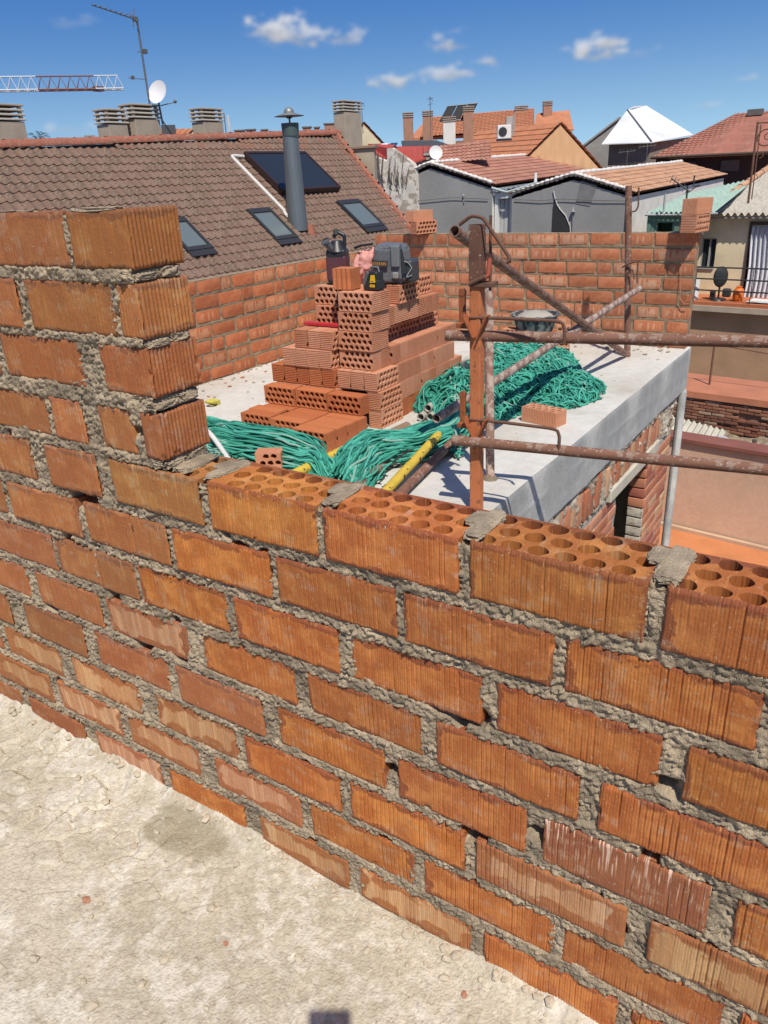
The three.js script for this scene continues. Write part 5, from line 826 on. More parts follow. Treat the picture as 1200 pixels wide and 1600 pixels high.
{
  const rr = thing('ruin_house', 'ruined whitewashed walls under red sheet roofing left of the grey gables', 'house', [-18.5, GROUND, -28.5]), O = [-18.5, GROUND, -28.5], q = (p) => [p[0] - O[0], p[1] - O[1], p[2] - O[2]], redSheet = plain(0.46, 0.07, 0.05, {}, 1.5), old = std({ map: rep(colorTex(512, 512, (u, v) => { const n = fbm(u * 6, v * 6, 1131, 6, 6), d = smooth(0.52, 0.66, fbm(u * 9, v * 9, 1133, 5, 9)); return mul3(mix3([0.66, 0.62, 0.56], [0.36, 0.31, 0.26], d), 0.75 + 0.4 * n); }), 2), bumpMap: rep(grain, 0.5), bumpScale: 0.02 });
  part('roof', [poly([[-20.41, 2.62, -31.19], [-18.1, 2.52, -31.6], [-17.12, 2.0, -28.51], [-17.57, 1.86, -28.24]].map(q), 0.06)], redSheet, rr); part('roof', [poly([[-21.3, 2.78, -30.61], [-20.2, 2.72, -31.3], [-18.15, 2.40, -27.5], [-18.45, 2.07, -27.7], [-19.1, 2.30, -27.6]].map(q), 0.06)], redSheet, rr);
  part('wall', [poly([[-18.8, 2.26, -26.87], [-18.2, 1.95, -27.25], [-18.14, 1.0, -27.28], [-18.14, -3, -27.28], [-19.4, -3, -26.5], [-19.4, 2.1, -26.5]].map(q), 0.15, [0.5, 0, -0.85]), poly([[-18.16, 2.40, -27.30], [-17.99, 2.42, -27.40], [-17.31, 1.82, -27.85], [-17.2, 1.5, -27.9], [-17.2, -3, -27.9], [-18.16, -3, -27.3]].map(q), 0.15, [0.5, 0, -0.85])], old, rr);
  const vine = []; const vr = rng(61); for (let i = 0; i < 26; i++) { const s = vr(), p = [-18.75 + s * 1.3, 0.9 + vr() * 0.3, -26.75 - s * 0.85]; const e = [p[0] + (vr() - 0.4) * 0.35, p[1] + 0.35 + vr() * 0.9, p[2] + 0.05]; vine.push(pipe([p, [(p[0] + e[0]) / 2 + 0.08 * (vr() - 0.5), (p[1] + e[1]) / 2, p[2] + 0.08], e].map((v) => q(v)), 0.012 + 0.008 * vr(), 5, 8)); } 
  const vi = part('dry_vine', vine.map((g) => g.translate(-18.5, GROUND, -28.5)), plain(0.17, 0.13, 0.115)); tag(vi, 'leafless climbing plant on the ruined white walls', 'plant');
  for (let i = 0; i < 3; i++) { const x = -20.9 + i * 0.36, sk = part('roof_window', poly([[x, 2.75, -30.4 - i * 0.2], [x + 0.26, 2.75, -30.55 - i * 0.2], [x + 0.55, 2.60, -29.9 - i * 0.2], [x + 0.28, 2.60, -29.75 - i * 0.2]].map(q), 0.03), i % 2 ? whiteMetal : glassDark, rr); }
  const sl = thing('house', 'low dark slate roof behind the red sheet roof', 'house', [-20.5, GROUND, -34.5]), qs = (p) => [p[0] + 20.5, p[1] - GROUND, p[2] + 34.5]; part('roof', poly([[-22.14, 2.99, -34.83], [-20.64, 2.93, -35.72], [-18.52, 2.54, -33.46], [-20.49, 2.55, -32.32]].map(qs), 0.1), plain(0.06, 0.065, 0.075, {}, 1.5), sl); part('wall', bx(-0.8, 0, -0.6, 1.5, 9.0, 1.0, 0), beige, sl);
  const ot = thing('house', 'weathered brown tiled roof behind the left grey gable', 'house', [-16.5, GROUND, -31]), qo = (p) => [p[0] + 16.5, p[1] - GROUND, p[2] + 31]; part('roof', [tileField(qo([-17.9, 2.5, -31.2]), [1.9, 0.1, -1.0], [0.7, -0.75, 1.3], 0.2, 0.3)], oldRedTile, ot); part('wall', bx(-0.8, 0, -0.9, 0.5, 8.1, 0.3, 0), beige, ot);
  const d2 = thing('satellite_dish', 'small white satellite dish behind the apex of the left grey gable', 'satellite dish', [-16.74, 1.7, -28.73]); { const g = new THREE.LatheGeometry(Array.from({ length: 7 }, (_, i) => new THREE.Vector2(0.27 * i / 6, 0.05 * (i / 6) ** 2)), 20); g.rotateX(Math.PI / 2 - 0.3); g.rotateY(0.7); g.translate(0, 0.47, 0); part('dish', g, std({ color: rgb(0.7, 0.7, 0.69), roughness: 0.5, side: THREE.DoubleSide }), d2); part('pole', [tube([0, 0, -0.1], [0, 0.5, -0.06], 0.025, 6)], wire, d2); }
  const ch = thing('chimney', 'small louvred chimney behind the small satellite dish', 'chimney', [-17.2, 1.5, -28.9], 0.5); for (let i = 0; i < 4; i++) part('louvre', bx(-0.18, 0.12 + i * 0.16, -0.18, 0.18, 0.2 + i * 0.16, 0.18, 0), plain(0.45, 0.4, 0.35), ch); part('core', bx(-0.12, 0, -0.12, 0.12, 0.75, 0.12, 0), plain(0.2, 0.18, 0.16), ch);
  const v2 = []; for (let i = 0; i < 22; i++) { const p = [(vr() - 0.5) * 0.7, 0, (vr() - 0.5) * 0.3], e = [p[0] * 1.9, 0.3 + vr() * 0.55, p[2] * 1.5]; v2.push(tube(p, e, 0.01, 5)); } const sh = thing('dry_shrub', 'leafless grey twigs above the left grey gable', 'plant', [-17.5, 1.75, -29.2]); part('twigs', v2, plain(0.2, 0.16, 0.14), sh);
}
{ // building with the white tarpaulin roof
  const t = thing('house', 'grey block house under a bright white pyramid sheet roof', 'house', [-15.5, GROUND, -53]), q = (p) => [p[0] + 15.5, p[1] - GROUND, p[2] + 53];
  const white = std({ color: rgb(0.80, 0.82, 0.84), roughness: 0.6, map: rep(mottle, 6) }), a = [-17.02, 4.64, -54.58], a0 = [-16.74, 4.85, -54.98], b = [-16.45, 4.94, -56.84], L = [-16.84, 2.61, -49.39], Cc = [-13.82, 2.53, -49.27], Rr = [-12.76, 2.94, -54.69];
  part('roof', [poly([a, L, Cc].map(q), 0.05)], white, t); part('roof', [poly([a, Cc, Rr, b, a0].map(q), 0.05)], white, t); part('roof_joint', [tube(q([a[0], a[1] + 0.03, a[2]]), q([Cc[0], Cc[1] + 0.05, Cc[2]]), 0.045, 6)], plain(0.2, 0.2, 0.21), t);
  const blocks = plain(0.27, 0.235, 0.205, {}, 1.3), wall = (y0, y1, inset, m) => part('wall', [poly([[L[0] + 0.3, y1 + 0.1, L[2] - inset], [Cc[0] - 0.2, y1, Cc[2] - inset], [Cc[0] - 0.2, y0, Cc[2] - inset], [L[0] + 0.3, y0, L[2] - inset]].map(q)), poly([[Cc[0] - 0.2, y1, Cc[2] - inset], [Rr[0] - 0.2, y1 + 0.3, Rr[2]], [Rr[0] - 0.2, y0, Rr[2]], [Cc[0] - 0.2, y0, Cc[2] - inset]].map(q))], m, t);
  wall(GROUND, 2.5, 0.5, blocks); for (let i = 0; i < 5; i++) part('block_course', tube(q([L[0] + 0.32, 1.5 - i * 0.3, L[2] - 0.48]), q([Cc[0] - 0.2, 1.42 - i * 0.3, Cc[2] - 0.48]), 0.02, 5), blocks, t);
  for (const f of [0.22, 0.62]) { const x0 = lerp(L[0], Cc[0], f), z0 = lerp(L[2], Cc[2], f), x1 = lerp(L[0], Cc[0], f + 0.19), z1 = lerp(L[2], Cc[2], f + 0.19); part('window', poly([[x0, 0.95, z0 - 0.48], [x0, 0.2, z0 - 0.48], [x1, 0.2, z1 - 0.48], [x1, 0.95, z1 - 0.48]].map(q), 0.05, [0, 0, -1]), glassDark, t); }
  const lh = thing('house', 'grey gabled house half hidden left of the white sheet roof', 'house', [-19, GROUND, -58]), ql = (p) => [p[0] + 19, p[1] - GROUND, p[2] + 58]; part('gable_wall', poly([[-21.03, 2.6, -57.46], [-18.65, 4.3, -58.26], [-15.8, 3.0, -59], [-15.8, GROUND, -59], [-21.03, GROUND, -57.46]].map(ql), 0.2, [0, 0, -1]), plain(0.34, 0.32, 0.30, {}, 2), lh); part('roof', [poly([[-21.2, 2.62, -57.3], [-18.65, 4.46, -58.1], [-19, 4.5, -66], [-22, 2.6, -66]].map(ql), 0.14)], plain(0.36, 0.33, 0.31), lh);
  const hp = thing('house', 'dark red house with a hipped maroon tile roof at the right edge', 'house', [-8, GROUND, -48]), qh = (p) => [p[0] + 8, p[1] - GROUND, p[2] + 48]; const eL = [-12.62, 1.70, -45.45], eR = [0.5, 1.60, -44.2], rL = [-9.9, 3.8, -52.22], rR = [-2.5, 3.8, -52.9];
  const f = tileField(qh([rL[0] - 3.6, rL[1], rL[2] + 0.36]), [16, 0, -1.5], [eL[0] - rL[0] + 2.72 + 0.65, eL[1] - rL[1], eL[2] - rL[2] - 0.2], 0.25, 0.38), cut = (x, y) => { const k = (y + GROUND - eL[1]) / (rL[1] - eL[1]); return x - 8 > lerp(eL[0], rL[0], k) - 0.02; };
  part('roof', [clipPlane(f, cut), poly([rL, eL, eR, rR].map(qh), 0.12), poly([rL, [-14.5, 1.7, -58], eL].map(qh), 0.12)], maroonTile, hp); part('wall', [bx(-4.5, 0, -6, 9, 8.12, 2.35, 0)], plain(0.085, 0.038, 0.032, {}, 2), hp); part('gutter', tube(qh([-12.7, 1.66, -45.3]), qh([0.5, 1.56, -44.05]), 0.07, 8), plain(0.10, 0.07, 0.05), hp);
  for (const x of [-1.1, -3.3]) part('window', bx(x, 7.32, 2.36, x + 0.9, 7.84, 2.42, 0), plain(0.2, 0.13, 0.11), hp);
  const vb = part('roof_vent', bx(-9.15, 3.6, -51.9, -8.35, 3.93, -51.3, 0.02), plain(0.14, 0.14, 0.13)); tag(vb, 'grey box vent on the ridge of the maroon hipped roof', 'vent');
  for (const [x, y, z, lab] of [[-14.7, 0.4, -47.6, 'aerial with many arms before the white sheet roof house'], [-13.3, 0.6, -46.6, 'thin aerial between the white roof and the maroon roof']]) { const n = thing('tv_antenna', lab, 'antenna', [x, y, z]); part('mast', tube([0, 0, 0], [0.02, 1.75, 0], 0.022, 6), wire, n); for (let i = 0; i < 5; i++) part('rod', tube([-0.4 + i * 0.2, 1.55 + 0.05 * (i % 2), 0], [-0.38 + i * 0.2, 1.82, 0.1], 0.011, 5), plain(0.3, 0.3, 0.3), n); part('boom', tube([-0.5, 1.65, 0], [0.5, 1.7, 0], 0.013, 5), plain(0.3, 0.3, 0.3), n); }
}
{ // skyline behind the brown roof
  const far = (label, p, w, h, d, roofC, wallC, turn = 0.6) => { const t = thing('house', label, 'house', [p[0], GROUND, p[2]], turn), y = p[1] - GROUND; part('wall', bx(-w / 2, 0, -d, w / 2, y - h, 0, 0), wallC, t); part('roof', [poly([[-w / 2 - 0.2, y - h, 0.2], [w / 2 + 0.2, y - h, 0.2], [w / 2 + 0.2, y, -d / 2], [-w / 2 - 0.2, y, -d / 2]], 0.1), poly([[-w / 2 - 0.2, y - h, -d], [w / 2 + 0.2, y - h, -d], [w / 2 + 0.2, y, -d / 2], [-w / 2 - 0.2, y, -d / 2]], 0.1), poly([[w / 2, y - h, 0], [w / 2, y - h, -d], [w / 2, y, -d / 2]], 0.02, [1, 0, 0])], roofC, t); return t; };
  far('distant orange roof showing in a band above the brown roof ridge', [-31.2, 4.15, -38.3], 5.0, 1.0, 3, orangeTile, beige, 0.66);
  const g = thing('house', 'distant red roofed house with a cream gable right of the large chimney', 'house', [-33.8, GROUND, -48.6]); gableHouse(g, [-34.9, 3.7, -48.2], [-33.82, 4.99, -48.7], [-32.6, 3.5, -49.4], [-3, 0, -3], { wall: cream, roof: maroonTile }, GROUND, { tw: 0.3, th: 0.5 });
  const g2 = thing('house', 'distant orange roofed house with a white gable left of the lone chimney', 'house', [-32.2, GROUND, -30.6]); gableHouse(g2, [-32.6, 3.72, -30.1], [-32.2, 4.14, -30.57], [-31.7, 3.6, -31.2], [-3, 0.05, 2.4], { wall: whitewash, roof: orangeTile }, GROUND, { tw: 0.3, th: 0.5 });
  const r = rng(301); [[-33.85, -35.94, 4.28, 0.55], [-33.4, -36.4, 4.3, 0.5], [-32.8, -36.9, 4.26, 0.35], [-30.9, -38.5, 4.3, 0.5], [-30.4, -38.8, 4.26, 0.3], [-29.75, -39.3, 4.42, 0.75]].forEach(([x, z, y, w], i) => { const c = thing('chimney', ['stubby far chimney, first from the left of the far row', 'stubby far chimney, second from the left of the far row', 'stubby far chimney, third from the left of the far row', 'stubby far chimney just right of the grey flue cap', 'stubby far chimney second right of the grey flue cap', 'wide stubby far chimney left of the large louvred chimney'][i], 'chimney', [x, 3.0, z], 0.66); part('stack', bx(-w / 2, 0, -0.25, w / 2, y - 3.0 - 0.06, 0.25, 0), brickChim, c); part('cap', bx(-w / 2 - 0.05, y - 3.0 - 0.06, -0.3, w / 2 + 0.05, y - 3.0, 0.3, 0), plain(0.2, 0.19, 0.18), c); });
  const b1 = part('roof_vent', put(bx(-0.25, -0.5, -0.2, 0.25, 0, 0.2, 0.01), -35.5, 3.98, -26.7, 0.9), plain(0.3, 0.3, 0.3)); tag(b1, 'low grey box on a far roof behind the brown ridge', 'vent');
  const b2 = part('roof_vent', put(bx(-0.35, -0.8, -0.2, 0.35, 0, 0.2, 0.01), -33.0, 4.33, -29.7, 0.8), plain(0.09, 0.09, 0.1)); tag(b2, 'dark box rising behind the small orange roof by the dish', 'vent');
  for (const [x, y, z, h, lab] of [[-16.9, 2.4, -28.64, 1.75, 'thin tall aerial in front of the brick chimneys'], [-19.2, 3.0, -27.2, 1.1, 'thin aerial right of the large louvred chimney']]) { const a = thing('tv_antenna', lab, 'antenna', [x, y, z]); part('mast', tube([0, 0, 0], [0, h, 0], 0.014, 6), wire, a); part('rods', [tube([-0.14, h - 0.05, 0], [0.14, h - 0.02, 0], 0.01, 5), tube([-0.1, h - 0.25, 0], [0.1, h - 0.22, 0], 0.01, 5), tube([0.08, h - 0.12, -0.1], [0.02, h + 0.03, 0.1], 0.009, 5)], wire, a); }
  // palm top behind the ridge
  const pt = thing('palm_tree', 'tiny palm crown peeping above the brown roof ridge at far left', 'tree', [-49.4, GROUND, -33.3]); part('trunk', tube([0, 0, 0], [0, 11.0, 0], 0.2, 8), plain(0.15, 0.11, 0.07), pt);
  const fr = []; for (let i = 0; i < 16; i++) { const a = i * 0.393 + 0.1 * r(), L2 = 0.7 + 0.3 * r(), up = 0.25 + 0.5 * r(); for (let k = 0; k < 7; k++) { const t = k / 7, p = V(Math.cos(a) * L2 * t, 11.0 + up * Math.sin(t * 2.4), Math.sin(a) * L2 * t); for (const s of [-1, 1]) { const e = p.clone().add(V(-Math.sin(a) * 0.2 * s + Math.cos(a) * 0.08, -0.1, Math.cos(a) * 0.2 * s + Math.sin(a) * 0.08)); fr.push(poly([[p.x, p.y, p.z], [p.x + 0.05, p.y + 0.02, p.z], [e.x, e.y, e.z]])); } } } part('crown', fr, std({ color: rgb(0.035, 0.05, 0.025), roughness: 0.9, side: THREE.DoubleSide }), pt);
  // hills
  const hill = grid(160, 6, (a, b) => { const az = R(lerp(-100, 40, a)), n = fbm(a * 9, 2, 1201, 4), D = 900 + b * 500, y = GROUND + smooth(0, 0.5, b) * (18 + 34 * n + 6 * smooth(0.62, 0.7, a)); return [Math.sin(az) * D, y, -Math.cos(az) * D]; }, (a, b) => [a * 40, b * 10]);
  structure('hills', hill, std({ map: rep(colorTex(256, 256, (u, v) => { const n = fbm(u * 8, v * 8, 1203, 5, 8); return mix3([0.10, 0.125, 0.08], [0.28, 0.255, 0.17], smooth(0.4, 0.6, n)); }), 6) }));
}
{ // tower crane: the end of its jib comes into the picture from the left
  const c = thing('tower_crane', 'red and white lattice jib of a tower crane against the sky', 'crane', [-52.5, GROUND, -29.5]), wht = std({ color: rgb(0.50, 0.54, 0.60), roughness: 0.5 }), red = std({ color: rgb(0.17, 0.075, 0.07), roughness: 0.6 });
  const a = V(-52.5, 0, -29.5), e = V(-45.72, 0, -38.03), d = e.clone().sub(a), L = d.length(); d.normalize(); const side = V(-d.z, 0, d.x), P = (s, y, k = 0) => { const p = d.clone().multiplyScalar(s).addScaledVector(side, k); return [p.x, y - GROUND, p.z]; };
  const yb = 7.56, yt = 8.34, seg = [[-26, 3.2, wht], [3.2, 5.6, wht], [5.6, 9.15, red], [9.15, L, wht]];
  seg.forEach(([s0, s1, m], i) => { const g = [tube(P(s0, yt), P(s1 - (i === 3 ? 0.25 : 0), yt), 0.05, 6)]; for (const k of [-0.4, 0.4]) g.push(tube(P(s0, yb, k), P(s1, yb, k), 0.055, 6)); const n = Math.max(1, Math.round((s1 - s0) / 0.62)); for (let j = 0; j < n; j++) { const t0 = lerp(s0, s1, j / n), t1 = lerp(s0, s1, (j + 1) / n), tm = (t0 + t1) / 2; for (const k of [-0.4, 0.4]) g.push(tube(P(t0, yb, k), P(Math.min(tm, L - 0.3), yt), 0.02, 5), tube(P(Math.min(tm, L - 0.3), yt), P(t1, yb, k), 0.02, 5)); g.push(tube(P(t0, yb, -0.4), P(t1, yb, 0.4), 0.02, 5)); } part('jib_section', g, m, c); });
  part('trolley', [bx(-0.25, -0.12, -0.3, 0.25, 0.16, 0.3, 0.02)].map((g) => g.translate(...P(9.3, yb))), red, c);
  const tw = []; for (const [x, z] of [[-0.7, -0.7], [0.7, -0.7], [0.7, 0.7], [-0.7, 0.7]]) { const b = P(-20, yb); tw.push(tube([b[0] + x, 0, b[2] + z], [b[0] + x, yt - GROUND + 3, b[2] + z], 0.09, 6)); } part('tower', tw, wht, c);
}

// ---------------------------------------------------------------- guard rails, nets, tubes and tools on the slab
const orangePaint = std({ map: rep(colorTex(256, 256, (u, v) => { const n = fbm(u * 6, v * 6, 1301, 5, 6), s = smooth(0.6, 0.7, fbm(u * 14, v * 14, 1303, 4, 14)); return mix3(mul3([0.50, 0.165, 0.06], 0.8 + 0.4 * n), [0.17, 0.075, 0.045], s * 0.7); }), 0.35), roughness: 0.75 });
const tubeRust = std({ map: rep(colorTex(512, 512, (u, v) => { const n = fbm(u * 9, v * 9, 1311, 6, 9), c2 = smooth(0.56, 0.66, fbm(u * 16, v * 16, 1313, 5, 16)), w = vn(u * 50, v * 50, 1315, 50); let c = mix3([0.14, 0.066, 0.045], [0.27, 0.128, 0.08], n); c = mix3(c, [0.40, 0.33, 0.27], c2 * 0.45); if (w > 0.94) c = [0.6, 0.57, 0.53]; return c; }), 0.35), bumpMap: rep(grain, 0.1), bumpScale: 0.002, roughness: 0.8 });
const cementTube = std({ map: rep(colorTex(512, 512, (u, v) => { const n = fbm(u * 9, v * 9, 1321, 6, 9), r2 = smooth(0.54, 0.66, fbm(u * 14, v * 14, 1323, 5, 14)); return mix3(mul3([0.42, 0.34, 0.29], 0.75 + 0.5 * n), [0.22, 0.12, 0.09], smooth(0.40, 0.6, fbm(u * 14, v * 14, 1323, 5, 14)) * 0.85); }), 0.3), bumpMap: rep(grain, 0.1), bumpScale: 0.003, roughness: 0.9 });
const yellowTube = std({ map: rep(colorTex(256, 256, (u, v) => { const n = fbm(u * 6, v * 6, 1331, 5, 6), s = smooth(0.64, 0.7, fbm(u * 6, v * 6, 1333, 6, 6)); return mix3(mul3([0.58, 0.41, 0.05], 0.85 + 0.3 * n), [0.09, 0.06, 0.03], s); }), 0.22), roughness: 0.6 });
// hollow tube: wall and dark bore are real
const hollow = (a, b, r) => { const d = V(...b).sub(V(...a)).normalize(), g = tube(a, b, r, 20, r, true), i = tube(a, b, r * 0.84, 16, r * 0.84, true), ring = (p) => { const q = new THREE.RingGeometry(r * 0.84, r, 20); q.applyQuaternion(new THREE.Quaternion().setFromUnitVectors(V(0, 0, 1), d)); q.translate(...p); return q; }; return [g, i, ring(a), ring(b)]; };
function loosePole(label, a, b, r, mat, name = 'steel_tube', cat = 'tube', group) { const t = thing(name, label, cat, a, 0, group), rel = [b[0] - a[0], b[1] - a[1], b[2] - a[2]]; part('tube', hollow([0, 0, 0], rel, r), mat.clone ? mat : mat, t); return t; }
{
  const gp = thing('guard_post', 'orange square steel guard post with clamps, carrying the two rusty rails', 'post', [-1.372, 0, -1.87]);
  part('post', [bx(-0.0235, 0, -0.022, 0.0235, 0.96, 0.022, 0.004)], orangePaint, gp); part('upper_post', [bx(-0.0255, 0.96, -0.025, 0.0255, 1.17, 0.025, 0.004)], rust, gp, 'dark rusty head of the orange post');
  part('screw_rod', tube([0.055, 0.93, 0], [0.055, 1.20, 0], 0.006, 8), rust, gp); part('clamp_lever', pipe([[0.058, 1.05, 0.012], [0.052, 0.99, 0.014], [0.03, 0.97, 0.02]], 0.0085, 7), std({ color: rgb(0.45, 0.10, 0.06), roughness: 0.7 }), gp); part('clamp_jaw', [bx(-0.02, 0.945, -0.03, 0.075, 0.962, 0.03, 0.002), tube([-0.02, 0.955, 0.03], [0.05, 0.985, 0.03], 0.009, 6)], rust, gp);
  part('hook_bar', [pipe([[-0.06, 1.17, 0.03], [-0.01, 1.20, 0.03], [0.04, 1.19, 0.03], [0.15, 1.05, 0.03], [0.135, 1.035, 0.03]], 0.007, 6, 20)], rust, gp);
  const holderPaint = orangePaint.clone(); holderPaint.color = rgb(0.62, 0.55, 0.5);
  for (const [y, n] of [[0.745, 0], [0.33, 1]]) {           // rail holders: a drilled tongue, an arm and the bent bar
    const h = part('rail_holder', [bx(-0.09, y + 0.03, -0.03, -0.062, y + 0.175, -0.015, 0.005), put(new THREE.CylinderGeometry(0.0145, 0.0145, 0.016, 16), -0.076, y + 0.172, -0.022, 0, Math.PI / 2), bx(-0.09, y + 0.035, -0.03, 0.0, y + 0.055, 0.01, 0.003), put(bx(-0.004, -0.055, -0.02, 0.004, 0.055, 0.02, 0.002), 0.035, y + 0.045, 0.02, 0, 0, -0.42), put(bx(-0.004, -0.05, -0.02, 0.004, 0.05, 0.02, 0.002), -0.02, y + 0.05, 0.025, 0, 0, 0.5)], holderPaint, gp);
    part('bent_bar', [pipe([[-0.02, y + 0.082, 0.02], [0.12, y + 0.085, 0.01], [0.32, y + 0.085, 0.005], [0.352, y + 0.08, 0.005], [0.362, y + 0.055, 0.005], [0.362, y, 0.005]], 0.0068, 7, 40)], rust, h);
  }
  loosePole('upper rusty rail tube crossing to the right edge at bucket height', [-1.50, 0.752, -1.845], [0.35, 0.752, -2.29], 0.0215, tubeRust);
  loosePole('lower rusty rail tube crossing to the right edge above the doorway', [-1.455, 0.325, -1.81], [0.4, 0.325, -2.10], 0.0215, tubeRust);
  loosePole('rusty tube sloping from the head of the orange post down to the far post', [-1.502, 1.142, -1.93], [-1.667, 0.035, -4.95], 0.0225, tubeRust);
  loosePole('cement splashed tube crossing low behind the orange post up to the far post', [-1.652, 0.335, -2.02], [-1.592, 0.52, -4.93], 0.0215, cementTube);
  const p2 = thing('guard_post', 'round rusty post at the far end of the slab, before the far brick wall', 'post', [-1.66, 0, -5.0]);
  part('post', hollow([0, 0, 0], [-0.09, 1.213, 0], 0.0235), tubeRust, p2); part('hook', pipe([[-0.012, 1.20, 0.02], [-0.005, 1.08, 0.02], [-0.02, 1.045, 0.02], [-0.055, 1.04, 0.02]], 0.006, 6, 20), rust, p2); part('shackle', pipe([[-0.085, 0.66, 0.03], [-0.03, 0.69, 0.04], [0.03, 0.70, 0.04], [0.035, 0.6, 0.04], [0.045, 0.55, 0.05]], 0.007, 6, 24), rust, p2); part('shackle', pipe([[-0.05, 0.53, 0.03], [-0.035, 0.62, 0.04], [0.0, 0.65, 0.05], [0.02, 0.58, 0.05]], 0.006, 6, 20), rust, p2);
  const paleTube = cementTube.clone(); paleTube.color = rgb(1.5, 1.45, 1.4);
  const pr = thing('prop_tube', 'cement spattered upright tube directly behind the orange post', 'tube', [-1.478, 0, -2.225]); part('tube', hollow([0, 0, 0], [-0.018, 0.905, 0], 0.021), paleTube, pr); part('collar', [put(new THREE.CylinderGeometry(0.027, 0.027, 0.012, 16), -0.018, 0.905, 0)], darkSteel, pr); part('cement_foot', put(new THREE.CylinderGeometry(0.028, 0.036, 0.02, 14), 0, 0.01, 0), mortar, pr);
  const cord = part('cord', pipe([[-1.443, 0.92, -5.27], [-1.434, 0.837, -5.395], [-1.424, 0.7, -5.40], [-1.416, 0.5, -5.40], [-1.405, 0.39, -5.395], [-1.367, 0.35, -5.39], [-1.335, 0.352, -5.39]], 0.0026, 6, 90), plain(0.55, 0.27, 0.17)); tag(cord, 'thin pale cord hanging down the right end of the far wall', 'cord');
}
// nets: heaps of knotted green cord
const netMats = [[0.045, 0.33, 0.24], [0.085, 0.45, 0.34], [0.024, 0.22, 0.165], [0.27, 0.46, 0.38]].map((c, i) => std({ color: rgb(...c), roughness: 1, map: rep(colorTex(64, 64, (u, v) => { const n = 0.65 + 0.7 * vn(u * 24, v * 24, 1390 + i, 24); return [n, n, n]; }), 0.5), bumpMap: rep(grain, 0.5), bumpScale: 0.002 }));
function cordTube(pts, r = 0.0052) { return new THREE.TubeGeometry(new THREE.CatmullRomCurve3(pts.map((p) => V(...p))), Math.max(12, pts.length * 3), r * 1, 5); }
const polyDist = (P, x, z) => { let d = 9, ins = false; for (let i = 0, j = P.length - 1; i < P.length; j = i++) { const [ax, az] = P[i], [bx2, bz] = P[j], t = clamp(((x - ax) * (bx2 - ax) + (z - az) * (bz - az)) / ((bx2 - ax) ** 2 + (bz - az) ** 2)), q = Math.hypot(x - ax - t * (bx2 - ax), z - az - t * (bz - az)); d = Math.min(d, q); if (az > z !== bz > z && x < ((bx2 - ax) * (z - az)) / (bz - az) + ax) ins = !ins; } return ins ? d : -d; };
{
  const net = thing('safety_net', 'big tangled heap of green netting against the right side of the brick stack', 'net', [-2.0, 0, -3.6]), r = rng(1401);
  const P = [[-2.41, -3.05], [-2.12, -2.90], [-1.84, -3.02], [-1.74, -3.38], [-1.54, -3.50], [-1.47, -3.78], [-1.52, -4.02], [-1.80, -4.38], [-2.02, -4.78], [-2.30, -4.98], [-2.55, -4.7], [-2.47, -3.75], [-2.43, -3.7]];
  const H = (x, z) => { const d = polyDist(P, x, z); if (d < 0) return 0; const m = lerp(0.25, 0.11, smooth(-2.35, -1.65, x)) * (0.42 + 0.58 * smooth(-4.6, -3.9, z)); return m * Math.sqrt(clamp(d / 0.24)) * (0.82 + 0.36 * fbm(x * 5, z * 5, 1403, 3)); };
  const lists = [[], [], [], []];
  for (let i = 0; i < 760; i++) {
    let x, z; do { x = lerp(-2.6, -1.45, r()); z = lerp(-5.0, -2.88, r()); } while (polyDist(P, x, z) < 0.01);
    let a = r() * 6.28, curl = (r() - 0.5) * 5; const pts = [], lift = -0.014 + 0.03 * r() + (r() < 0.16 ? 0.03 * r() : 0), n = 9 + Math.floor(r() * 9);
    for (let k = 0; k < n; k++) { const y = Math.max(0.007, H(x, z) + lift + 0.018 * Math.sin(k * 1.7 + i) + (k === 0 || k === n - 1 ? -0.04 : 0)); pts.push([x + 2.0, y, z + 3.6]); curl += (r() - 0.5) * 13; curl *= 0.82; a += curl * 0.11; let nx = x + Math.cos(a) * 0.05, nz = z + Math.sin(a) * 0.05; if (polyDist(P, nx, nz) < -0.015) { a += 1.6; nx = x + Math.cos(a) * 0.035; nz = z + Math.sin(a) * 0.035; if (polyDist(P, nx, nz) < -0.03) break; } x = nx; z = nz; }
    if (pts.length > 3) lists[r() < 0.04 ? 3 : Math.floor(r() * 3)].push(cordTube(pts, 0.0046 + 0.0016 * r()));
  }
  lists.forEach((l, i) => { const m = part('cords', l, netMats[i], net); m.userData.kind = 'stuff'; });
  part('net_core', grid(70, 90, (a, b) => { const x = lerp(-2.6, -1.45, a), z = lerp(-5.0, -2.88, b); return [x + 2.0, Math.max(-0.01, H(x, z) - 0.022), z + 3.6]; }, (a, b, p) => [p[0], p[2]]), netMats[2], net);
  const ring = thing('rope_coil', 'small coil of white rope half hidden in the green heap behind the orange post', 'rope', [-2.12, 0.27, -3.28]); part('coil', [0, 1, 2].map((k) => put(new THREE.TorusGeometry(0.05 - k * 0.006, 0.012, 8, 24), 0, 0.01 * k, 0, 0.4, 0.5)), plain(0.62, 0.62, 0.58), ring);
}
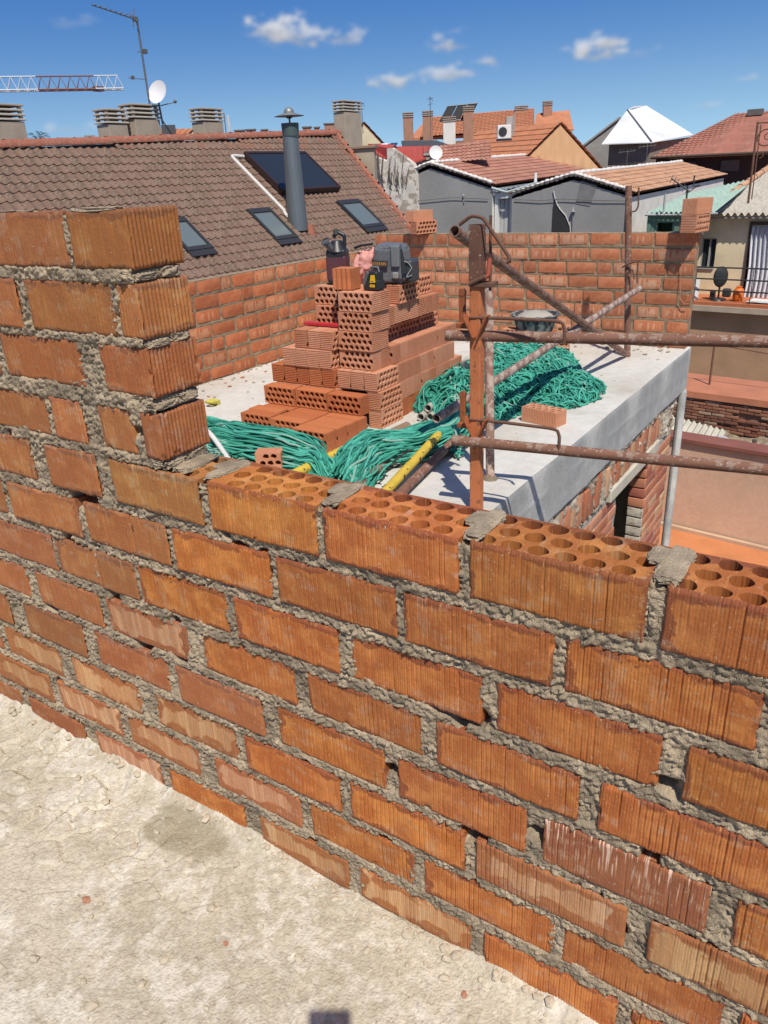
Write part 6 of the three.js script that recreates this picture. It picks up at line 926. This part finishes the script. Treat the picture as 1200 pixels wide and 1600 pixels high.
{
  const strands = (t, list, seed, n, ctrl, spread, matPick, rad = 0.0056) => { const r = rng(seed), L = [[], [], [], []], O = t.position; for (let i = 0; i < n; i++) { const s = (r() - 0.5) * 2, h = r(), ph = r() * 6, w = 0.010 + 0.030 * r() * r(), fq = 9 + 16 * r(), t0 = r() < 0.3 ? r() * 0.3 : 0, t1 = r() < 0.3 ? 1 - r() * 0.35 : 1, pts = []; for (let k = 0; k <= 14; k++) { const f = lerp(t0, t1, k / 14), [x, y, z, sx, sz, hh] = ctrl(f); const q = s * (0.9 + 0.2 * Math.sin(f * 5 + ph)); pts.push([x + sx * q + w * Math.sin(f * fq + ph) - O.x, Math.max(0.006, y + hh * (1 - q * q) * (0.75 + 0.25 * h) * (0.8 + 0.4 * fbm(x * 8 + q, z * 8, seed, 2)) + 0.006 * Math.sin(f * 21 + ph * 2)) - O.y, z + sz * q + w * Math.cos(f * fq * 0.8 + ph) - O.z]); } L[matPick(r)].push(cordTube(pts, rad * (0.85 + 0.4 * r()))); } L.forEach((l, i) => { if (l.length) { const m = part('cords', l, netMats[i], t); m.userData.kind = 'stuff'; } }); };
  const along = (P) => { const c = new THREE.CatmullRomCurve3(P.map((p) => V(p[0], p[1], p[2]))); return (f) => { const q = c.getPoint(f), i = f * (P.length - 1), k = Math.min(P.length - 2, Math.floor(i)), g = i - k, m = (n) => lerp(P[k][n], P[k + 1][n], g); return [q.x, q.y, q.z, m(3), m(4), m(5)]; }; };
  const pick = (r) => { const q = r(); return q < 0.05 ? 3 : q < 0.42 ? 0 : q < 0.8 ? 1 : 2; };
  const b = thing('safety_net', 'gathered strand of green netting running from the heap over the yellow tubes', 'net', [-2.0, 0, -2.3]);
  strands(b, 0, 1411, 150, along([[-1.98, 0.05, -2.95, 0.10, 0.08, 0.12], [-1.95, 0.03, -2.62, 0.11, 0.06, 0.10], [-2.03, 0.03, -2.35, 0.10, 0.10, 0.10], [-2.10, 0.05, -2.12, 0.12, 0.06, 0.12], [-2.08, 0.03, -1.92, 0.16, 0.05, 0.12], [-2.04, 0.0, -1.80, 0.16, 0.06, 0.08]]), 0, pick);
  strands(b, 0, 1413, 70, along([[-1.95, 0.03, -2.75, 0.06, 0.08, 0.08], [-1.86, 0.02, -2.58, 0.06, 0.09, 0.08], [-1.80, 0.0, -2.47, 0.07, 0.09, 0.06]]), 0, (r) => (r() < 0.35 ? 3 : pick(r)));
  const l = thing('safety_net', 'long green net drawn out at left between the stack and the near wall', 'net', [-2.7, 0, -2.0]);
  strands(l, 0, 1421, 190, along([[-3.55, 0.0, -2.10, 0.03, 0.16, 0.12], [-3.2, 0.0, -2.0, 0.03, 0.16, 0.14], [-2.85, 0.0, -1.95, 0.04, 0.17, 0.17], [-2.55, 0.0, -1.95, 0.08, 0.17, 0.17], [-2.32, 0.0, -1.94, 0.12, 0.14, 0.16], [-2.16, -0.03, -1.86, 0.10, 0.10, 0.10]]), 0, pick);
  strands(l, 0, 1423, 60, along([[-3.5, 0.0, -1.95, 0.02, 0.1, 0.09], [-3.0, 0.0, -1.82, 0.04, 0.10, 0.10], [-2.7, 0.0, -1.72, 0.05, 0.08, 0.10]]), 0, (r) => (r() < 0.5 ? 3 : 2));
  part('net_core', grid(60, 20, (a, bb) => { const x = lerp(-3.55, -2.1, a), zc = lerp(-2.08, -1.93, smooth(0, 0.6, a)), q = lerp(-1, 1, bb); return [x + 2.7, Math.max(-0.01, (0.13 + 0.03 * Math.sin(a * 9)) * (1 - q * q) * smooth(1, 0.85, a) - 0.03), zc + q * 0.15 + 2.0]; }), netMats[2], l);
  const st = part('strap', [new THREE.TubeGeometry(new THREE.CatmullRomCurve3([V(-3.25, 0.13, -1.98), V(-2.95, 0.15, -1.84), V(-2.72, 0.10, -1.72), V(-2.55, 0.06, -1.62)]), 40, 0.014, 6)].map((g) => boxUV(g))); st.material = plain(0.66, 0.66, 0.62); tag(st, 'white strap lying across the green net behind the high end of the wall', 'strap');
  const ch = thing('chain', 'dark chain lying over the tubes beside the right yellow tube', 'chain', [-1.84, 0.1, -2.0]); for (let i = 0; i < 13; i++) { const f = i / 12; part('link', put(new THREE.TorusGeometry(0.0105, 0.0032, 6, 12).scale(1, 1.5, 1), 0.02 - 0.02 * f + 0.004 * Math.sin(i * 2), 0.05 - 0.09 * f * f, -0.05 + 0.24 * f, i % 2 ? 1.2 : 0.1, 1.1), darkSteel, ch); }
}
loosePole('yellow tube left of the two, half under the green net strand', [-2.292, 0.055, -1.62], [-2.235, 0.075, -2.22], 0.024, yellowTube, 'steel_tube', 'tube');
loosePole('yellow tube right of the two, lying between rusty tubes behind the near wall', [-1.735, 0.05, -1.60], [-1.905, 0.085, -2.48], 0.024, yellowTube, 'steel_tube', 'tube');
loosePole('dark rusty tube lying left of the right yellow tube', [-1.90, 0.045, -1.60], [-2.06, 0.05, -2.44], 0.0225, tubeRust); loosePole('dark rusty tube lying right of the right yellow tube, farthest right on the slab', [-1.69, 0.03, -1.60], [-1.86, 0.045, -2.62], 0.0225, tubeRust);
loosePole('thick wooden looking brown pole end beside the corner of the brick stack', [-2.27, 0.03, -2.2], [-2.232, 0.03, -2.70], 0.026, plain(0.27, 0.18, 0.12, { map: rep(streaks, 0.4) }));
{ const r = [[-2.255, 0.028, -2.885, -2.30, -3.30], [-2.205, 0.028, -2.91, -2.24, -3.30], [-2.23, 0.074, -2.93, -2.265, -3.32]]; ['lower left one of three grey plastic pipe ends by the net heap', 'lower right one of three grey plastic pipe ends by the net heap', 'uppermost of three grey plastic pipe ends by the net heap'].forEach((s, i) => loosePole(s, [r[i][0], r[i][1], r[i][2]], [r[i][3], r[i][1], r[i][4]], 0.024, plain(0.42, 0.40, 0.36), 'plastic_pipe', 'pipe', 'grey plastic pipe ends')); }
{ // mortar tub
  const t = thing('mortar_tub', 'black rubber mortar tub smeared with dried cement behind the net heap', 'tub', [-2.32, 0.0, -4.75]), rub = std({ map: rep(colorTex(256, 256, (u, v) => { const n = smooth(0.45, 0.6, fbm(u * 8, v * 8, 1501, 5, 8)); return mix3([0.05, 0.052, 0.055], [0.26, 0.27, 0.27], n); }), 0.3), roughness: 0.85, side: THREE.DoubleSide });
  part('tub', new THREE.LatheGeometry([[0, 0.155], [0.11, 0.155], [0.12, 0.165], [0.172, 0.315], [0.19, 0.325], [0.188, 0.337], [0.168, 0.332], [0.112, 0.175], [0, 0.172]].map(([x, y]) => new THREE.Vector2(x, y)), 36), rub, t); part('mortar_fill', put(new THREE.SphereGeometry(0.15, 20, 10).scale(1, 0.45, 1), 0, 0.29, 0), plain(0.42, 0.39, 0.33), t); part('stand', bx(-0.12, 0, -0.1, 0.12, 0.155, 0.1, 0.01), mortar, t);
  const tp = part('tape_scrap', [bx(-3.77, 0.0, -2.67, -3.69, 0.035, -2.63, 0.008), put(new THREE.TorusGeometry(0.028, 0.012, 8, 16), -3.71, 0.03, -2.60, 0.3, 1.2)], plain(0.62, 0.55, 0.10)); tag(tp, 'scrap of yellow tape on the pale floor left of the brick stack', 'tape');
}
// tools on top of the stack
{
  const Y = 0.772;
  const can = thing('jerrycan', 'black plastic can with a maroon label at the left on top of the stack', 'jerrycan', [-2.86, Y, -2.98], 0.35), blk = std({ color: rgb(0.022, 0.023, 0.026), roughness: 0.42 });
  part('body', bx(-0.062, 0, -0.05, 0.062, 0.2, 0.05, 0.018), blk, can); part('label', bx(-0.0635, 0.015, -0.0515, 0.0635, 0.165, 0.0515, 0.016), std({ color: rgb(0.10, 0.035, 0.045), roughness: 0.5 }), can);
  part('shoulder', put(new THREE.CylinderGeometry(0.03, 0.062, 0.06, 16), 0, 0.215, 0), blk, can); part('handle', pipe([[0.045, 0.2, 0], [0.05, 0.27, 0], [0.01, 0.29, 0], [-0.02, 0.265, 0]], 0.012, 8, 20), blk, can); part('spout', [tube([-0.02, 0.19, 0.03], [-0.05, 0.245, 0.07], 0.02, 16), tube([-0.046, 0.24, 0.066], [-0.052, 0.25, 0.073], 0.026, 18, 0.026, true)], std({ color: rgb(0.10, 0.11, 0.12), roughness: 0.35 }), can); part('cap', put(new THREE.CylinderGeometry(0.014, 0.018, 0.03, 12), 0.0, 0.295, 0), std({ color: rgb(0.05, 0.055, 0.035), roughness: 0.6 }), can);
  const cl = thing('cloth_bag', 'crumpled pale red cloth bag between the black can and the wrapped bag', 'bag', [-2.70, Y, -3.04]);
  { const g = new THREE.SphereGeometry(1, 40, 28), p = g.attributes.position; for (let i = 0; i < p.count; i++) { const x = p.getX(i), y = p.getY(i), z = p.getZ(i), n = Math.abs(fbm(x * 2.4 + 4, y * 2.4 + z * 2 + 4, 1511, 4) - 0.5) * 1.5 + 0.75; p.setXYZ(i, x * 0.085 * n, Math.max(0, 0.10 + y * 0.10 * n + 0.03 * x), z * 0.06 * n); } g.computeVertexNormals(); part('bag', g, std({ map: rep(colorTex(128, 128, (u, v) => { const n = fbm(u * 6, v * 6, 1513, 5, 6); return mix3([0.58, 0.20, 0.16], [0.74, 0.42, 0.36], n); }), 0.2), roughness: 0.9 }), cl); part('drawstring', [pipe([[-0.06, 0.2, 0.02], [0.0, 0.215, 0.03], [0.07, 0.222, 0.02]], 0.008, 6)], blk, cl); }
  const bag = thing('wrapped_bag', 'big grey black bag wrapped in shiny plastic with yellow lettering on the stack', 'bag', [-2.535, Y, -3.08], 0.12);
  { const g = new RoundedBoxGeometry(0.22, 0.225, 0.15, 24, 0.035), p = g.attributes.position; for (let i = 0; i < p.count; i++) { const x = p.getX(i), y = p.getY(i), z = p.getZ(i), n = Math.abs(fbm(x * 24 + 3, y * 24 + z * 17 + 3, 1521, 3) - 0.5); p.setXYZ(i, x * (1 - 0.18 * smooth(0, 0.12, y)) + 0.05 * (n - 0.2), y + 0.1125 + 0.035 * (n - 0.2) * smooth(-0.1, 0, y), z * (1 - 0.12 * smooth(0, 0.12, y)) + 0.06 * (n - 0.15)); } g.computeVertexNormals(); part('bag', g, std({ map: rep(colorTex(128, 128, (u, v) => { const n = fbm(u * 8, v * 8, 1523, 4, 8); return mix3([0.06, 0.065, 0.072], [0.21, 0.22, 0.235], n); }), 0.2), roughness: 0.27 }), bag);
    part('flap', [put(new RoundedBoxGeometry(0.052, 0.12, 0.02, 2, 0.008), 0.055, 0.155, 0.075)], std({ color: rgb(0.17, 0.18, 0.19), roughness: 0.4 }), bag); part('buckle', [put(new RoundedBoxGeometry(0.035, 0.035, 0.02, 2, 0.006), 0.055, 0.05, 0.08)], std({ color: rgb(0.28, 0.28, 0.27), roughness: 0.45 }), bag); part('side_pocket', [put(new RoundedBoxGeometry(0.05, 0.13, 0.12, 4, 0.02), 0.125, 0.07, 0.0)], std({ color: rgb(0.05, 0.052, 0.055), roughness: 0.45 }), bag); part('strap', [poly([[0.09, 0.22, 0.072], [0.1, 0.06, 0.085], [0.125, 0.06, 0.07], [0.115, 0.1, 0.07]], 0.008, [0, 0, -1])], blk, bag); part('tie', [pipe([[0.1, 0.13, 0.07], [0.13, 0.12, 0.065], [0.15, 0.09, 0.06], [0.12, 0.04, 0.075], [0.15, 0.05, 0.06]], 0.004, 5, 24)], plain(0.3, 0.31, 0.32), bag);
    const cv = document.createElement('canvas'); cv.width = 256; cv.height = 96; const c = cv.getContext('2d'); c.fillStyle = '#3b3c3e'; c.fillRect(0, 0, 256, 96); c.fillStyle = '#c08a2c'; c.font = 'bold 60px sans-serif'; c.fillText('XTREME', 4, 68); const tx = new THREE.CanvasTexture(cv); tx.colorSpace = THREE.SRGBColorSpace;
    const lb = new THREE.PlaneGeometry(0.105, 0.036, 14, 1), lp = lb.attributes.position; for (let i = 0; i < lp.count; i++) lp.setZ(i, -0.25 * lp.getX(i) ** 2); part('lettering', put(lb, -0.042, 0.115, 0.0865, -0.02), std({ map: tx, roughness: 0.5 }), bag); }
  const lv = thing('laser_level_case', 'small black tool case with a yellow label at the front edge of the stack', 'tool case', [-2.477, Y, -2.795], -0.12);
  part('case', [bx(-0.058, 0, -0.035, 0.05, 0.055, 0.035, 0.008), put(bx(-0.04, 0, -0.033, 0.04, 0.055, 0.033, 0.012), 0.004, 0.045, 0)], blk, lv); part('carry_handle', pipe([[-0.025, 0.095, 0], [-0.02, 0.12, 0], [0.03, 0.12, 0], [0.036, 0.09, 0]], 0.006, 6), std({ color: rgb(0.16, 0.16, 0.16), roughness: 0.4 }), lv); part('grip', [put(bx(-0.012, -0.04, -0.012, 0.012, 0.04, 0.012, 0.004), -0.036, 0.062, 0.026, 0, 0, -0.45)], std({ color: rgb(0.12, 0.12, 0.12), roughness: 0.4 }), lv);
  { const cv = document.createElement('canvas'); cv.width = 96; cv.height = 128; const c = cv.getContext('2d'); c.fillStyle = '#1a1a1a'; c.fillRect(0, 0, 96, 128); c.fillStyle = '#e6b80f'; c.beginPath(); c.moveTo(22, 4); c.lineTo(88, 0); c.lineTo(94, 76); c.lineTo(4, 84); c.fill(); c.fillRect(4, 98, 78, 28); c.fillStyle = '#241c06'; c.font = 'bold 22px sans-serif'; c.fillText('BBC', 22, 76); c.font = 'bold 24px sans-serif'; c.fillText('C3', 28, 121); const tx = new THREE.CanvasTexture(cv); tx.colorSpace = THREE.SRGBColorSpace; part('label', put(new THREE.PlaneGeometry(0.045, 0.068), 0.017, 0.05, 0.0372), std({ map: tx, roughness: 0.5 }), lv); }
  const rb = part('spirit_level', [bx(-2.985, 0.552, -2.80, -2.60, 0.570, -2.755, 0.003)], std({ color: rgb(0.50, 0.03, 0.035), roughness: 0.45 })); tag(rb, 'flat red bar sticking out of the left side of the brick stack', 'bar');
}

// the phone that took the picture, just behind the lens: its shadow reaches the lower edge
{
  const t = thing('smartphone', 'smartphone held upright above the deck, casting the small dark shadow at the bottom', 'phone', [0, 1.345, 0.8626]); t.rotation.copy(camera.rotation); t.rotation.order = 'YXZ';
  part('body', new RoundedBoxGeometry(0.075, 0.15, 0.008, 3, 0.0035).translate(0.012, -0.057, 0.0075), darkSteel, t);
}

renderer.render(scene, camera);
